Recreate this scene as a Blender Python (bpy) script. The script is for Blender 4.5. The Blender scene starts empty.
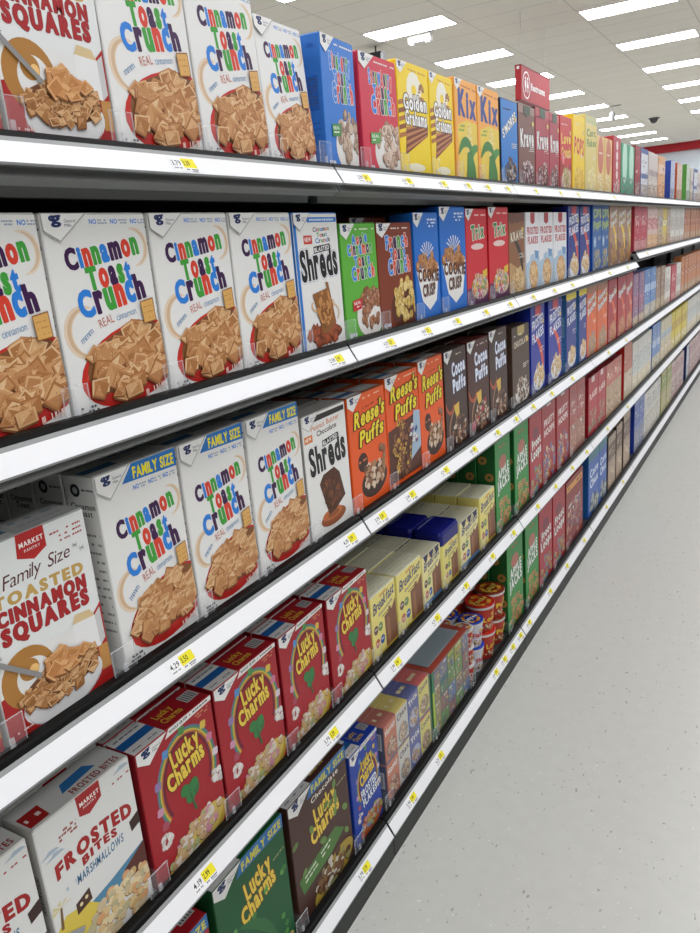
import bpy, math, random
from mathutils import Matrix, Vector

SC = bpy.context.scene
COL = SC.collection

# ------------------------------------------------------------------ camera, world, exposure
EYE = Vector((0.87, 0.0, 1.66))          # standing in the aisle, 0.87 m from the shelf edge
cam_d = bpy.data.cameras.new('camera')
cam_d.sensor_fit = 'VERTICAL'
cam_d.sensor_height = 24.0
cam_d.lens = 755.0 / 933.0 * 24.0
cam_d.clip_start = 0.02
cam_d.clip_end = 200
cam = bpy.data.objects.new('camera', cam_d)
COL.objects.link(cam)
_r = Vector((0.86561417, 0.49426227, -0.08010567))       # camera right, in world axes
_d = Vector((0.06988802, -0.27768156, -0.95812766))      # camera down
_f = Vector((-0.49581022, 0.82377045, -0.27490811))      # view direction
cam.matrix_world = Matrix((
    (_r.x, -_d.x, -_f.x, EYE.x),
    (_r.y, -_d.y, -_f.y, EYE.y),
    (_r.z, -_d.z, -_f.z, EYE.z),
    (0, 0, 0, 1)))
SC.camera = cam

LAMP_POWER = 21.3
world = bpy.data.worlds.new('world')
SC.world = world
world.use_nodes = True
world.node_tree.nodes['Background'].inputs[0].default_value = (0.90, 0.94, 1.0, 1)
world.node_tree.nodes['Background'].inputs[1].default_value = 0.7
SC.view_settings.view_transform = 'Standard'
SC.view_settings.look = 'None'
SC.view_settings.gamma = 1
SC.view_settings.use_curve_mapping = False
SC.view_settings.exposure = -0.30
SC.cycles.max_bounces = 6
SC.cycles.diffuse_bounces = 4
SC.cycles.transparent_max_bounces = 12

# ------------------------------------------------------------------ materials
def lin(h):
    h = h.lstrip('#')
    o = []
    for i in (0, 2, 4):
        c = int(h[i:i + 2], 16) / 255
        o.append(c / 12.92 if c <= 0.04045 else ((c + 0.055) / 1.055) ** 2.4)
    return (*o, 1)

MATS = {}
def mat(h, rough=0.42, metal=0.0, spec=0.35, tag='card', trans=0.0, alpha=1.0, emit=0.0):
    k = (h, rough, metal, spec, tag, trans, alpha, emit)
    if k in MATS:
        return MATS[k]
    m = bpy.data.materials.new('%s_%s' % (tag, h.lstrip('#')))
    m.use_nodes = True
    b = m.node_tree.nodes['Principled BSDF']
    b.inputs['Base Color'].default_value = lin(h)
    b.inputs['Roughness'].default_value = rough
    b.inputs['Metallic'].default_value = metal
    b.inputs['Specular IOR Level'].default_value = spec
    b.inputs['Transmission Weight'].default_value = trans
    b.inputs['Alpha'].default_value = alpha
    if emit:
        b.inputs['Emission Color'].default_value = lin(h)
        b.inputs['Emission Strength'].default_value = emit
    MATS[k] = m
    return m

def noisy(h1, h2, scale, rough=0.6, tag='mottled', bump=0.0):
    m = bpy.data.materials.new(tag)
    m.use_nodes = True
    nt = m.node_tree
    b = nt.nodes['Principled BSDF']
    tc = nt.nodes.new('ShaderNodeTexCoord')
    n = nt.nodes.new('ShaderNodeTexNoise')
    n.inputs['Scale'].default_value = scale
    n.inputs['Detail'].default_value = 5
    nt.links.new(tc.outputs['Object'], n.inputs['Vector'])
    mx = nt.nodes.new('ShaderNodeMix')
    mx.data_type = 'RGBA'
    mx.inputs['A'].default_value = lin(h1)
    mx.inputs['B'].default_value = lin(h2)
    nt.links.new(n.outputs['Fac'], mx.inputs['Factor'])
    nt.links.new(mx.outputs['Result'], b.inputs['Base Color'])
    b.inputs['Roughness'].default_value = rough
    return m

def ceiling_mat():
    m = bpy.data.materials.new('ceiling_tiles')
    m.use_nodes = True
    nt = m.node_tree
    b = nt.nodes['Principled BSDF']
    tc = nt.nodes.new('ShaderNodeTexCoord')
    mp = nt.nodes.new('ShaderNodeMapping')
    mp.inputs['Location'].default_value = (CX0, CY0, 0)
    br = nt.nodes.new('ShaderNodeTexBrick')
    br.offset = 0.0
    br.inputs['Scale'].default_value = 1.0
    br.inputs['Brick Width'].default_value = 1.3
    br.inputs['Row Height'].default_value = 0.61
    br.inputs['Mortar Size'].default_value = 0.009
    br.inputs['Mortar Smooth'].default_value = 0.2
    br.inputs['Color1'].default_value = lin('#D6D0C6')
    br.inputs['Color2'].default_value = lin('#D3CDC3')
    br.inputs['Mortar'].default_value = lin('#B4AFA6')
    nt.links.new(tc.outputs['Object'], mp.inputs['Vector'])
    nt.links.new(mp.outputs['Vector'], br.inputs['Vector'])
    nt.links.new(br.outputs['Color'], b.inputs['Base Color'])
    b.inputs['Roughness'].default_value = 0.9
    return m
CX0, CY0 = 4.56, -10.24

def floor_mat():
    m = bpy.data.materials.new('vinyl_floor')
    m.use_nodes = True
    nt = m.node_tree
    b = nt.nodes['Principled BSDF']
    tc = nt.nodes.new('ShaderNodeTexCoord')
    base = nt.nodes.new('ShaderNodeTexNoise')
    base.inputs['Scale'].default_value = 22
    base.inputs['Detail'].default_value = 6
    nt.links.new(tc.outputs['Object'], base.inputs['Vector'])
    mx = nt.nodes.new('ShaderNodeMix')
    mx.data_type = 'RGBA'
    mx.inputs['A'].default_value = lin('#C0C0B7')
    mx.inputs['B'].default_value = lin('#CBCBC4')
    nt.links.new(base.outputs['Fac'], mx.inputs['Factor'])
    last = mx.outputs['Result']
    for sc_, thr, col, seed, st in ((62, 0.085, '#8A887E', 0.0, 0.55), (44, 0.07, '#A5A297', 5.3, 0.8), (60, 0.08, '#DEDDD7', 9.1, 1.3)):
        mp = nt.nodes.new('ShaderNodeMapping')
        mp.inputs['Location'].default_value = (seed, seed * 1.7, 0)
        mp.inputs['Scale'].default_value = (1, st, 1)
        dn = nt.nodes.new('ShaderNodeTexNoise')
        dn.inputs['Scale'].default_value = 30
        ad = nt.nodes.new('ShaderNodeVectorMath')
        ad.operation = 'MULTIPLY_ADD'
        ad.inputs[1].default_value = (0.03, 0.03, 0.0)
        v = nt.nodes.new('ShaderNodeTexVoronoi')
        v.inputs['Scale'].default_value = sc_
        nt.links.new(tc.outputs['Object'], mp.inputs['Vector'])
        nt.links.new(tc.outputs['Object'], dn.inputs['Vector'])
        nt.links.new(dn.outputs['Color'], ad.inputs[0])
        nt.links.new(mp.outputs['Vector'], ad.inputs[2])
        nt.links.new(ad.outputs['Vector'], v.inputs['Vector'])
        # only some cells carry a fleck, of a varying size
        sp = nt.nodes.new('ShaderNodeSeparateColor')
        nt.links.new(v.outputs['Color'], sp.inputs['Color'])
        pw = nt.nodes.new('ShaderNodeMath')
        pw.operation = 'POWER'
        nt.links.new(sp.outputs['Red'], pw.inputs[0])
        pw.inputs[1].default_value = 3.0
        ml = nt.nodes.new('ShaderNodeMath')
        ml.operation = 'MULTIPLY'
        nt.links.new(pw.outputs[0], ml.inputs[0])
        ml.inputs[1].default_value = thr * 2.6
        lt = nt.nodes.new('ShaderNodeMath')
        lt.operation = 'LESS_THAN'
        nt.links.new(v.outputs['Distance'], lt.inputs[0])
        nt.links.new(ml.outputs[0], lt.inputs[1])
        fm = nt.nodes.new('ShaderNodeMath')
        fm.operation = 'MULTIPLY'
        nt.links.new(lt.outputs[0], fm.inputs[0])
        fm.inputs[1].default_value = 0.75
        m2 = nt.nodes.new('ShaderNodeMix')
        m2.data_type = 'RGBA'
        nt.links.new(fm.outputs[0], m2.inputs['Factor'])
        nt.links.new(last, m2.inputs['A'])
        m2.inputs['B'].default_value = lin(col)
        last = m2.outputs['Result']
    nt.links.new(last, b.inputs['Base Color'])
    rn = nt.nodes.new('ShaderNodeTexNoise')
    rn.inputs['Scale'].default_value = 1.3
    rn.inputs['Detail'].default_value = 4
    nt.links.new(tc.outputs['Object'], rn.inputs['Vector'])
    mr = nt.nodes.new('ShaderNodeMapRange')
    mr.inputs['To Min'].default_value = 0.24
    mr.inputs['To Max'].default_value = 0.42
    nt.links.new(rn.outputs['Fac'], mr.inputs['Value'])
    nt.links.new(mr.outputs['Result'], b.inputs['Roughness'])
    b.inputs['Specular IOR Level'].default_value = 0.4
    return m

# ------------------------------------------------------------------ mesh helpers
class MB:
    """Collects faces with a material each and becomes one mesh."""
    def __init__(s):
        s.v, s.f, s.m, s.mats = [], [], [], []
    def slot(s, m):
        if m not in s.mats:
            s.mats.append(m)
        return s.mats.index(m)
    def face(s, pts, m):
        i = len(s.v)
        s.v += [tuple(p) for p in pts]
        s.f.append(tuple(range(i, i + len(pts))))
        s.m.append(s.slot(m))
    def box(s, x0, x1, y0, y1, z0, z1, m, bev=0.0):
        c = [(x, y, z) for x in (x0, x1) for y in (y0, y1) for z in (z0, z1)]
        for q in ((0, 1, 3, 2), (4, 6, 7, 5), (0, 4, 5, 1), (2, 3, 7, 6), (0, 2, 6, 4), (1, 5, 7, 3)):
            s.face([c[k] for k in q], m)
    def prism(s, prof, y0, y1, m):
        """prof: (x, z) outline swept along y."""
        n = len(prof)
        i = len(s.v)
        s.v += [(x, y0, z) for x, z in prof] + [(x, y1, z) for x, z in prof]
        k = s.slot(m)
        for a in range(n):
            b = (a + 1) % n
            s.f.append((i + a, i + b, i + n + b, i + n + a)); s.m.append(k)
        s.f.append(tuple(i + a for a in range(n))[::-1]); s.m.append(k)
        s.f.append(tuple(i + n + a for a in range(n))); s.m.append(k)
    def lathe(s, prof, cx, cy, m, n=28, cap=True, mfun=None):
        """prof: (radius, z) from bottom to top."""
        i = len(s.v)
        for r, z in prof:
            for a in range(n):
                t = 2 * math.pi * a / n
                s.v.append((cx + r * math.cos(t), cy + r * math.sin(t), z))
        for j in range(len(prof) - 1):
            k = s.slot(mfun(j) if mfun else m)
            for a in range(n):
                b = (a + 1) % n
                s.f.append((i + j * n + a, i + j * n + b, i + (j + 1) * n + b, i + (j + 1) * n + a)); s.m.append(k)
        if cap:
            s.f.append(tuple(i + a for a in range(n))[::-1]); s.m.append(s.slot(mfun(0) if mfun else m))
            j = len(prof) - 1
            s.f.append(tuple(i + j * n + a for a in range(n))); s.m.append(s.slot(mfun(j - 1) if mfun else m))
    def mesh(s, name):
        me = bpy.data.meshes.new(name)
        me.from_pydata(s.v, [], s.f)
        for m in s.mats:
            me.materials.append(m)
        me.polygons.foreach_set('material_index', s.m)
        me.update()
        return me
    def build(s, name, parent=None, loc=(0, 0, 0), **kw):
        return place(s.mesh(name), name, parent, loc, **kw)

def place(me, name, parent=None, loc=(0, 0, 0), label=None, cat=None, group=None, kind=None, rotz=0, scale=None):
    o = bpy.data.objects.new(name, me)
    COL.objects.link(o)
    o.location = loc
    o.rotation_euler = (0, 0, rotz)
    if scale:
        o.scale = scale
    if parent is not None:
        o.parent = parent
    props(o, label, cat, group, kind)
    return o

def props(o, label=None, cat=None, group=None, kind=None):
    if label:
        n = len(label.split())
        if not 4 <= n <= 16:
            print('LABEL LENGTH', n, label)
        o['label'] = label
    if cat: o['category'] = cat
    if group: o['group'] = group
    if kind: o['kind'] = kind

def empty(name, loc, label, cat, group=None, rotz=0, kind=None):
    return place(None, name, None, loc, label, cat, group, kind, rotz)

def copy_tree(src, loc, rotz=0):
    c = src.copy()
    COL.objects.link(c)
    c.location = loc
    c.rotation_euler = (0, 0, rotz)
    for ch in src.children:
        d = ch.copy()
        COL.objects.link(d)
        d.parent = c
        for g in ch.children:
            e = g.copy()
            COL.objects.link(e)
            e.parent = d
    return c

# ------------------------------------------------------------------ lettering and print
GLY = {}
def glyph(ch, off=0.0):
    k = (ch, off)
    if k in GLY:
        return GLY[k]
    cu = bpy.data.curves.new('letter', 'FONT')
    cu.body = ch
    cu.size = 1
    cu.offset = off
    cu.resolution_u = 3
    o = bpy.data.objects.new('letter', cu)
    COL.objects.link(o)
    dg = bpy.context.evaluated_depsgraph_get()
    me = bpy.data.meshes.new_from_object(o.evaluated_get(dg))
    vs = [(v.co.x, v.co.y) for v in me.vertices]
    fs = [tuple(p.vertices) for p in me.polygons]
    bpy.data.meshes.remove(me)
    bpy.data.objects.remove(o)
    bpy.data.curves.remove(cu)
    GLY[k] = (vs, fs)
    return GLY[k]
_hv = glyph('H')[0]
CAPH = max(y for x, y in _hv) - min(y for x, y in _hv)

def clip(poly, x0, x1, y0, y1):
    if all(x0 <= p[0] <= x1 and y0 <= p[1] <= y1 for p in poly):
        return poly
    for ax, lim, sg in ((0, x0, 1), (0, x1, -1), (1, y0, 1), (1, y1, -1)):
        out = []
        n = len(poly)
        for i in range(n):
            a, b = poly[i], poly[(i + 1) % n]
            ia, ib = (a[ax] - lim) * sg >= -1e-9, (b[ax] - lim) * sg >= -1e-9
            if ia:
                out.append(a)
            if ia != ib:
                t = (lim - a[ax]) / (b[ax] - a[ax])
                out.append((a[0] + t * (b[0] - a[0]), a[1] + t * (b[1] - a[1])))
        poly = out
        if len(poly) < 3:
            return None
    return poly

class Art:
    """Flat print on one panel of a package; u, v run 0..1 over the panel's width and height."""
    STEP = 6e-6
    def __init__(s, w, h, seed=1):
        s.w, s.h, s.n, s.p = w, h, 1, []
        s.r = random.Random(seed)
    def _add(s, pts, col, lay=None):
        q = clip(pts, 0.0006, s.w - 0.0006, 0.0006, s.h - 0.0006)
        if q:
            s.p.append((q, col, s.n if lay is None else lay))
    def poly(s, uv, col):
        s._add([(u * s.w, v * s.h) for u, v in uv], col); s.n += 1
    def rect(s, u0, v0, u1, v1, col):
        s.poly([(u0, v0), (u1, v0), (u1, v1), (u0, v1)], col)
    def ell(s, cu, cv, ru, rv, col, rot=0, n=28):
        """ru, rv in units of the panel's WIDTH, so that equal radii give a circle."""
        c, t = math.cos(rot), math.sin(rot)
        pts = []
        for i in range(n):
            a = 2 * math.pi * i / n
            x, y = ru * s.w * math.cos(a), rv * s.w * math.sin(a)
            pts.append((cu * s.w + x * c - y * t, cv * s.h + x * t + y * c))
        s._add(pts, col); s.n += 1
    def arc(s, cu, cv, ru, rv, th, col, a0=0, a1=360, rot=0, taper=False, n=26):
        c, t = math.cos(rot), math.sin(rot)
        def P(a, k):
            x, y = (ru - k) * s.w * math.cos(a), (rv - k) * s.w * math.sin(a)
            return (cu * s.w + x * c - y * t, cv * s.h + x * t + y * c)
        for i in range(n):
            f0, f1 = i / n, (i + 1) / n
            a, b = math.radians(a0 + (a1 - a0) * f0), math.radians(a0 + (a1 - a0) * f1)
            k0 = th * (math.sin(math.pi * f0) ** 0.6 if taper else 1)
            k1 = th * (math.sin(math.pi * f1) ** 0.6 if taper else 1)
            s._add([P(a, 0), P(b, 0), P(b, k1), P(a, k0)], col, s.n)
        s.n += 1
    def text(s, txt, u0, v0, u1, v1, cap, col, bold=0.03, out=None, ow=0.06, gap=0.10, shear=0.0, grow=0.0, bow=0.0, sp=0.35, xh=1.0):
        """Baseline from (u0, v0) to (u1, v1); cap height as a share of the panel's height. col: one colour or one per letter."""
        size = cap * s.h / CAPH
        x0, y0, x1, y1 = u0 * s.w, v0 * s.h, u1 * s.w, v1 * s.h
        L = math.hypot(x1 - x0, y1 - y0)
        ca, sa = (x1 - x0) / L, (y1 - y0) / L
        lay, x = [], 0.0
        for ch in txt:
            if ch == ' ':
                x += sp
                continue
            vs = glyph(ch, min(bold, 0.03))[0]
            e_ = max(0, bold - 0.03)
            mn, mxx = min(v[0] for v in vs) - e_, max(v[0] for v in vs) + e_
            lay.append((ch, x - mn))
            x += (mxx - mn) + gap
        tot = x - gap
        kx = L / tot
        def draw(off, cfun):
            # heavy strokes: the letter repeated a little to every side, so that counters stay open
            base = min(off, 0.03)
            e = off - base
            sh = [(0, 0)]
            if e > 0.002:
                m = 8 if e > 0.03 else 6
                sh += [(e * math.cos(2 * math.pi * q / m), e * math.sin(2 * math.pi * q / m)) for q in range(m)]
            for i, (ch, ox) in enumerate(lay):
                vs, fs = glyph(ch, base)
                lf = xh if ch in 'acemnorsuvwxz' else 1.0
                for qi, (ex, ey) in enumerate(sh):
                    pts = []
                    for px, py in vs:
                        X = (ox + px + ex) * kx
                        f = X / L
                        Y = (py * lf + ey * 0.5) * size * (1 + grow * f) + bow * s.h * 4 * f * (1 - f)
                        X += shear * Y
                        pts.append((x0 + X * ca - Y * sa, y0 + X * sa + Y * ca))
                    c_ = cfun(i)
                    for fc in fs:
                        s._add([pts[k] for k in fc], c_, s.n + qi + (i % 2) * 0.5)
            s.n += len(sh) + 1
        if out:
            for oc, o_w in (out if isinstance(out, list) else [(out, ow)]):
                draw(bold + o_w, lambda i, oc=oc: oc)
        draw(bold, (lambda i: col) if isinstance(col, str) else (lambda i: col[i % len(col)]))
    def fine(s, u0, v0, u1, v1, hgt, col, n=10, dens=0.75):
        """A line of print too small to read: a run of tiny marks."""
        x = 0.0
        while x < 1:
            L = s.r.uniform(0.5, 1.6) / n
            if s.r.random() < dens:
                a, b = x, min(1, x + L * 0.8)
                ua, va, ub, vb = u0 + (u1 - u0) * a, v0 + (v1 - v0) * a, u0 + (u1 - u0) * b, v0 + (v1 - v0) * b
                s._add([(ua * s.w, va * s.h), (ub * s.w, vb * s.h), (ub * s.w, (vb + hgt) * s.h), (ua * s.w, (va + hgt) * s.h)], col, s.n)
            x += L
        s.n += 1
    def pile(s, cu, cv, ru, rv, cols, size, n, shape='square', edge='#8A5A34', rot=0):
        """A heap of cereal pieces, back ones first."""
        c, t = math.cos(rot), math.sin(rot)
        P = []
        for i in range(n):
            a, q = s.r.uniform(0, 2 * math.pi), math.sqrt(s.r.random())
            x, y = ru * q * math.cos(a), rv * q * math.sin(a)
            P.append((cu * s.w + (x * c - y * t) * s.w, cv * s.h + (x * t + y * c) * s.w))
        if shape == 'square' and n > 30:
            s.ell(cu, cv, ru, rv, edge, rot=rot)
        P.sort(key=lambda p: -p[1])
        for x, y in P:
            z = size * s.w * s.r.uniform(0.75, 1.25)
            col = s.r.choice(cols)
            if shape == 'square':
                a = s.r.uniform(0, math.pi)
                sq = s.r.uniform(0.45, 1.0)
                pts = []
                for k in range(4):
                    b = a + k * math.pi / 2
                    px, py = z * math.cos(b), z * sq * math.sin(b)
                    pts.append((x + px + 0.25 * py, y + py))
            else:
                m = 9
                a = s.r.uniform(0, math.pi)
                sq = s.r.uniform(0.65, 1.0)
                pts = []
                for k in range(m):
                    b = 2 * math.pi * k / m
                    px, py = z * 0.8 * math.cos(b), z * 0.8 * sq * math.sin(b)
                    pts.append((x + px * math.cos(a) - py * math.sin(a), y + px * math.sin(a) + py * math.cos(a)))
            d = z * 0.14
            s._add([(px - d * 0.6, py - d) for px, py in pts], edge); s.n += 1
            s._add(pts, col); s.n += 1
            if shape == 'square' and size > 0.05:
                c2 = s.r.choice(cols)
                s._add([(x + (px - x) * 0.78, y + (py - y) * 0.78) for px, py in pts], c2, s.n)
                h_ = [(x + (px - x) * 0.74, y + (py - y) * 0.74) for px, py in pts]
                s._add([h_[0], h_[1], h_[2]], s.r.choice(cols), s.n + 1)
                for _k in range(3):
                    ex, ey = x + z * s.r.uniform(-.4, .4), y + z * s.r.uniform(-.3, .3)
                    s._add([(ex, ey), (ex + z * .12, ey + z * .03), (ex + z * .06, ey + z * .10)], s.r.choice([edge, '#E8CFA8']), s.n + 2)
                s.n += 3
            elif shape == 'round' and size > 0.055:
                s._add([(x + (px - x) * 0.55 + d * 0.6, y + (py - y) * 0.55 + d) for px, py in pts], s.r.choice(cols), s.n); s.n += 1
            if shape == 'loop':
                s._add([(x + (px - x) * 0.35, y + (py - y) * 0.35) for px, py in pts], edge); s.n += 1
    def gm(s, k=1.0, bg='#E9E8E4', line='#A9A9AA'):
        """White corner flash with a navy script G and two lines of small print."""
        A = [(0, 1), (0, 1 - 0.075 * k), (0.135 * k, 1 - 0.125 * k), (0.385 * k, 1)]
        if line:
            s.poly([(0, 1), (0, 1 - 0.081 * k), (0.135 * k, 1 - 0.132 * k), (0.40 * k, 1)], line)
        s.poly(A, bg)
        s.text('g', 0.075 * k, 1 - 0.046 * k, 0.165 * k, 1 - 0.043 * k, 0.052 * k * s.w / s.h * 1.45, '#1C2C5E', bold=0.05, shear=0.1)
        s.text('c', 0.060 * k, 1 - 0.036 * k, 0.115 * k, 1 - 0.034 * k, 0.036 * k * s.w / s.h * 1.45, '#1C2C5E', bold=0.05)
        s.text('General', 0.19 * k, 1 - 0.042 * k, 0.29 * k, 1 - 0.042 * k, 0.014 * k, '#55586E', bold=0.0)
        s.text('Mills', 0.19 * k, 1 - 0.062 * k, 0.25 * k, 1 - 0.062 * k, 0.014 * k, '#55586E', bold=0.0)

PK = dict(P='#3B1548', B='#2B7FD6', R='#D8402C', G='#3F9E3A')
def rainbow(a, rows, out=None, cap=1.0):
    for txt, u0, v0, u1, v1, cp, pat, kw in rows:
        a.text(txt, u0, v0, u1, v1, cp * cap, [PK[c] for c in pat], bold=0.072, out=out, gap=0.05, xh=1.22, **kw)

TAN = ['#C99562', '#B98050', '#D6A877', '#A9703F', '#DDB78A', '#C08A58']
def d_ctc(a, fam=False, k=1.0):
    s = 0.895 if fam else 1.0
    V = lambda v: v * s
    a.arc(0.22, V(0.43), 0.19, 0.20, 0.075, '#E2CDB4', 60, 290, taper=True)
    a.arc(0.23, V(0.43), 0.17, 0.18, 0.035, '#D2B391', 80, 270, taper=True)
    a.arc(0.85, V(0.83), 0.14, 0.15, 0.05, '#E4D2BC', -100, 110, taper=True)
    a.arc(0.85, V(0.83), 0.125, 0.135, 0.022, '#D6BB9C', -80, 90, taper=True)
    if fam:
        a.poly([(0.30, 0.915), (0.44, 1), (1, 1), (1, 0.905)], '#1F6FB8')
        a.text('FAMILY SIZE', 0.44, 0.925, 0.965, 0.922, 0.052, '#F3E51E', bold=0.05, gap=0.06)
        for i in range(3):
            a.text('NO', 0.42 + 0.19 * i, 0.868, 0.49 + 0.19 * i, 0.868, 0.022, '#2B7FD6', bold=0.03)
            a.fine(0.50 + 0.19 * i, 0.866, 0.58 + 0.19 * i, 0.866, 0.008, '#9AA8B8', 4)
            a.fine(0.50 + 0.19 * i, 0.880, 0.58 + 0.19 * i, 0.880, 0.008, '#9AA8B8', 4)
    else:
        for i in range(3):
            a.text('NO', 0.43 + 0.205 * i, 0.950, 0.50 + 0.205 * i, 0.950, 0.022, '#2B7FD6', bold=0.03)
            a.fine(0.51 + 0.205 * i, 0.949, 0.60 + 0.205 * i, 0.949, 0.008, '#9AA8B8', 4)
            a.fine(0.51 + 0.205 * i, 0.963, 0.60 + 0.205 * i, 0.963, 0.008, '#9AA8B8', 4)
    rainbow(a, [
        ('Cinnamon', 0.16, V(0.735), 0.89, V(0.800), 0.094, 'PBRGBPRG', {}),
        ('Toast', 0.33, V(0.632), 0.78, V(0.668), 0.103, 'GRPGB', {}),
        ('Crunch', 0.215, V(0.500), 0.895, V(0.572), 0.120, 'BPGRBP', {})], cap=s)
    a.ell(0.66, V(0.235), 0.56, 0.30, '#C4281F', rot=0.22)
    a.ell(0.68, V(0.225), 0.53, 0.275, '#E2604A', rot=0.22)
    a.ell(0.67, V(0.215), 0.52, 0.27, '#B8231C', rot=0.22)
    a.text('mmm', 0.185, V(0.375), 0.305, V(0.425), 0.035, '#5B87B4', bold=0.0, gap=0.05)
    a.text('REAL', 0.375, V(0.437), 0.52, V(0.462), 0.045, '#C25B44', bold=-0.005)
    a.text('cinnamon', 0.55, V(0.463), 0.76, V(0.487), 0.036, '#6C93BB', bold=-0.005, gap=0.07)
    a.pile(0.66, V(0.262), 0.49, 0.24, TAN, 0.098, 95, rot=0.2, edge='#7E4E2A')
    a.poly([(0.80, V(0.545)), (0.945, V(0.560)), (0.955, V(0.435)), (0.815, V(0.425))], '#8C5A2C')
    a.poly([(0.807, V(0.540)), (0.938, V(0.553)), (0.947, V(0.441)), (0.82, V(0.432))], '#D9A75E')
    for i in range(3):
        a.fine(0.825, V(0.45 + 0.03 * i), 0.93, V(0.458 + 0.03 * i), 0.004, '#A8722F', 5)
    a.fine(0.05, 0.055, 0.20, 0.055, 0.012, '#4A4A52', 6)
    a.fine(0.05, 0.035, 0.22, 0.035, 0.012, '#4A4A52', 6)
    for i in range(4):
        a.fine(0.72 + 0.06 * i, 0.045 + 0.006 * i, 0.76 + 0.06 * i, 0.05 + 0.006 * i, 0.03, '#E9C8BC', 3)
    a.gm(1.0)
    a.p_side = True

def d_mk(a, fam=True, toast='#C4A25A'):
    a.fine(0.66, 0.93, 0.95, 0.935, 0.009, '#A93A32', 12)
    a.fine(0.74, 0.905, 0.95, 0.91, 0.009, '#A93A32', 9)
    a.fine(0.74, 0.88, 0.95, 0.885, 0.009, '#A93A32', 9)
    a.poly([(0.38, 1), (0.36, 0.885), (0.50, 0.852), (0.62, 0.89), (0.62, 1)], '#B3201F')
    a.text('MARKET', 0.395, 0.928, 0.605, 0.932, 0.024, '#F2EEE8', bold=0.03)
    a.text('PANTRY', 0.43, 0.900, 0.57, 0.903, 0.014, '#F2EEE8', bold=0.0)
    a.text('Family Size', 0.20, 0.765, 0.80, 0.785, 0.066, '#5A2A2A', bold=0.0, shear=0.3, gap=0.04, sp=0.4)
    a.text('TOASTED', 0.10, 0.688, 0.90, 0.674, 0.055, '#C39E55', bold=0.07, gap=0.12)
    a.text('CINNAMON', 0.10, 0.602, 0.90, 0.592, 0.066, '#A61E22', bold=0.085, out='#7A1216', ow=0.02, gap=0.10)
    a.text('SQUARES', 0.11, 0.505, 0.90, 0.503, 0.078, '#A61E22', bold=0.085, out='#7A1216', ow=0.02, gap=0.10)
    for u, v in ((0.06, 0.84), (0.13, 0.79), (0.92, 0.80), (0.06, 0.46), (0.86, 0.83)):
        for k in range(4):
            b = k * math.pi / 4
            du, dv = 0.025 * math.cos(b), 0.017 * math.sin(b)
            a.poly([(u - du, v - dv - 0.001), (u + du, v + dv - 0.001), (u + du, v + dv + 0.002), (u - du, v - dv + 0.002)], '#6B6460')
    a.poly([(0, 0), (1, 0), (1, 0.48), (0.70, 0.31), (0.35, 0.31), (0.0, 0.26)], '#A8201F')
    a.poly([(0, 0.26), (0.35, 0.31), (0.70, 0.31), (0.84, 0.38), (0.84, 0.4), (0.3, 0.44), (0, 0.44)], '#E4E3DF')
    a.ell(0.26, 0.30, 0.235, 0.235, '#AF7A38')
    a.ell(0.30, 0.29, 0.15, 0.15, '#E4E3DF')
    a.ell(0.27, 0.335, 0.085, 0.085, '#AF7A38')
    a.ell(0.31, 0.325, 0.04, 0.04, '#F0C27A')
    a.poly([(0.70, 0.43), (0.92, 0.42), (0.93, 0.24), (0.70, 0.25)], '#E9E8E6')
    a.poly([(0.70, 0.43), (0.74, 0.475), (0.88, 0.465), (0.92, 0.42)], '#D7BE90')
    a.poly([(0.92, 0.42), (0.98, 0.45), (0.985, 0.27), (0.93, 0.24)], '#C9C8C6')
    a.rect(0.9, 0.10, 1.0, 0.24, '#C08A48')
    a.ell(0.53, 0.135, 0.38, 0.20, '#DEDCDA', rot=0.06)
    a.ell(0.53, 0.10, 0.34, 0.15, '#B8B4B4', rot=0.06)
    a.ell(0.53, 0.108, 0.34, 0.15, '#E2E0DE', rot=0.06)
    a.pile(0.53, 0.20, 0.365, 0.14, ['#B98655', '#A6713F', '#CC9C69', '#94602F', '#D8AE7E'], 0.055, 80, rot=0.05, edge='#6E4020')
    a.pile(0.55, 0.29, 0.20, 0.09, ['#CB9058', '#BC7D45', '#DCA870'], 0.085, 16, edge='#7E4A24')
    a.poly([(-0.02, 0.455), (0.34, 0.265), (0.36, 0.285), (0.0, 0.48)], '#8E8C8A')
    a.fine(0.06, 0.06, 0.2, 0.06, 0.01, '#E8C8C0', 6)

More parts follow.
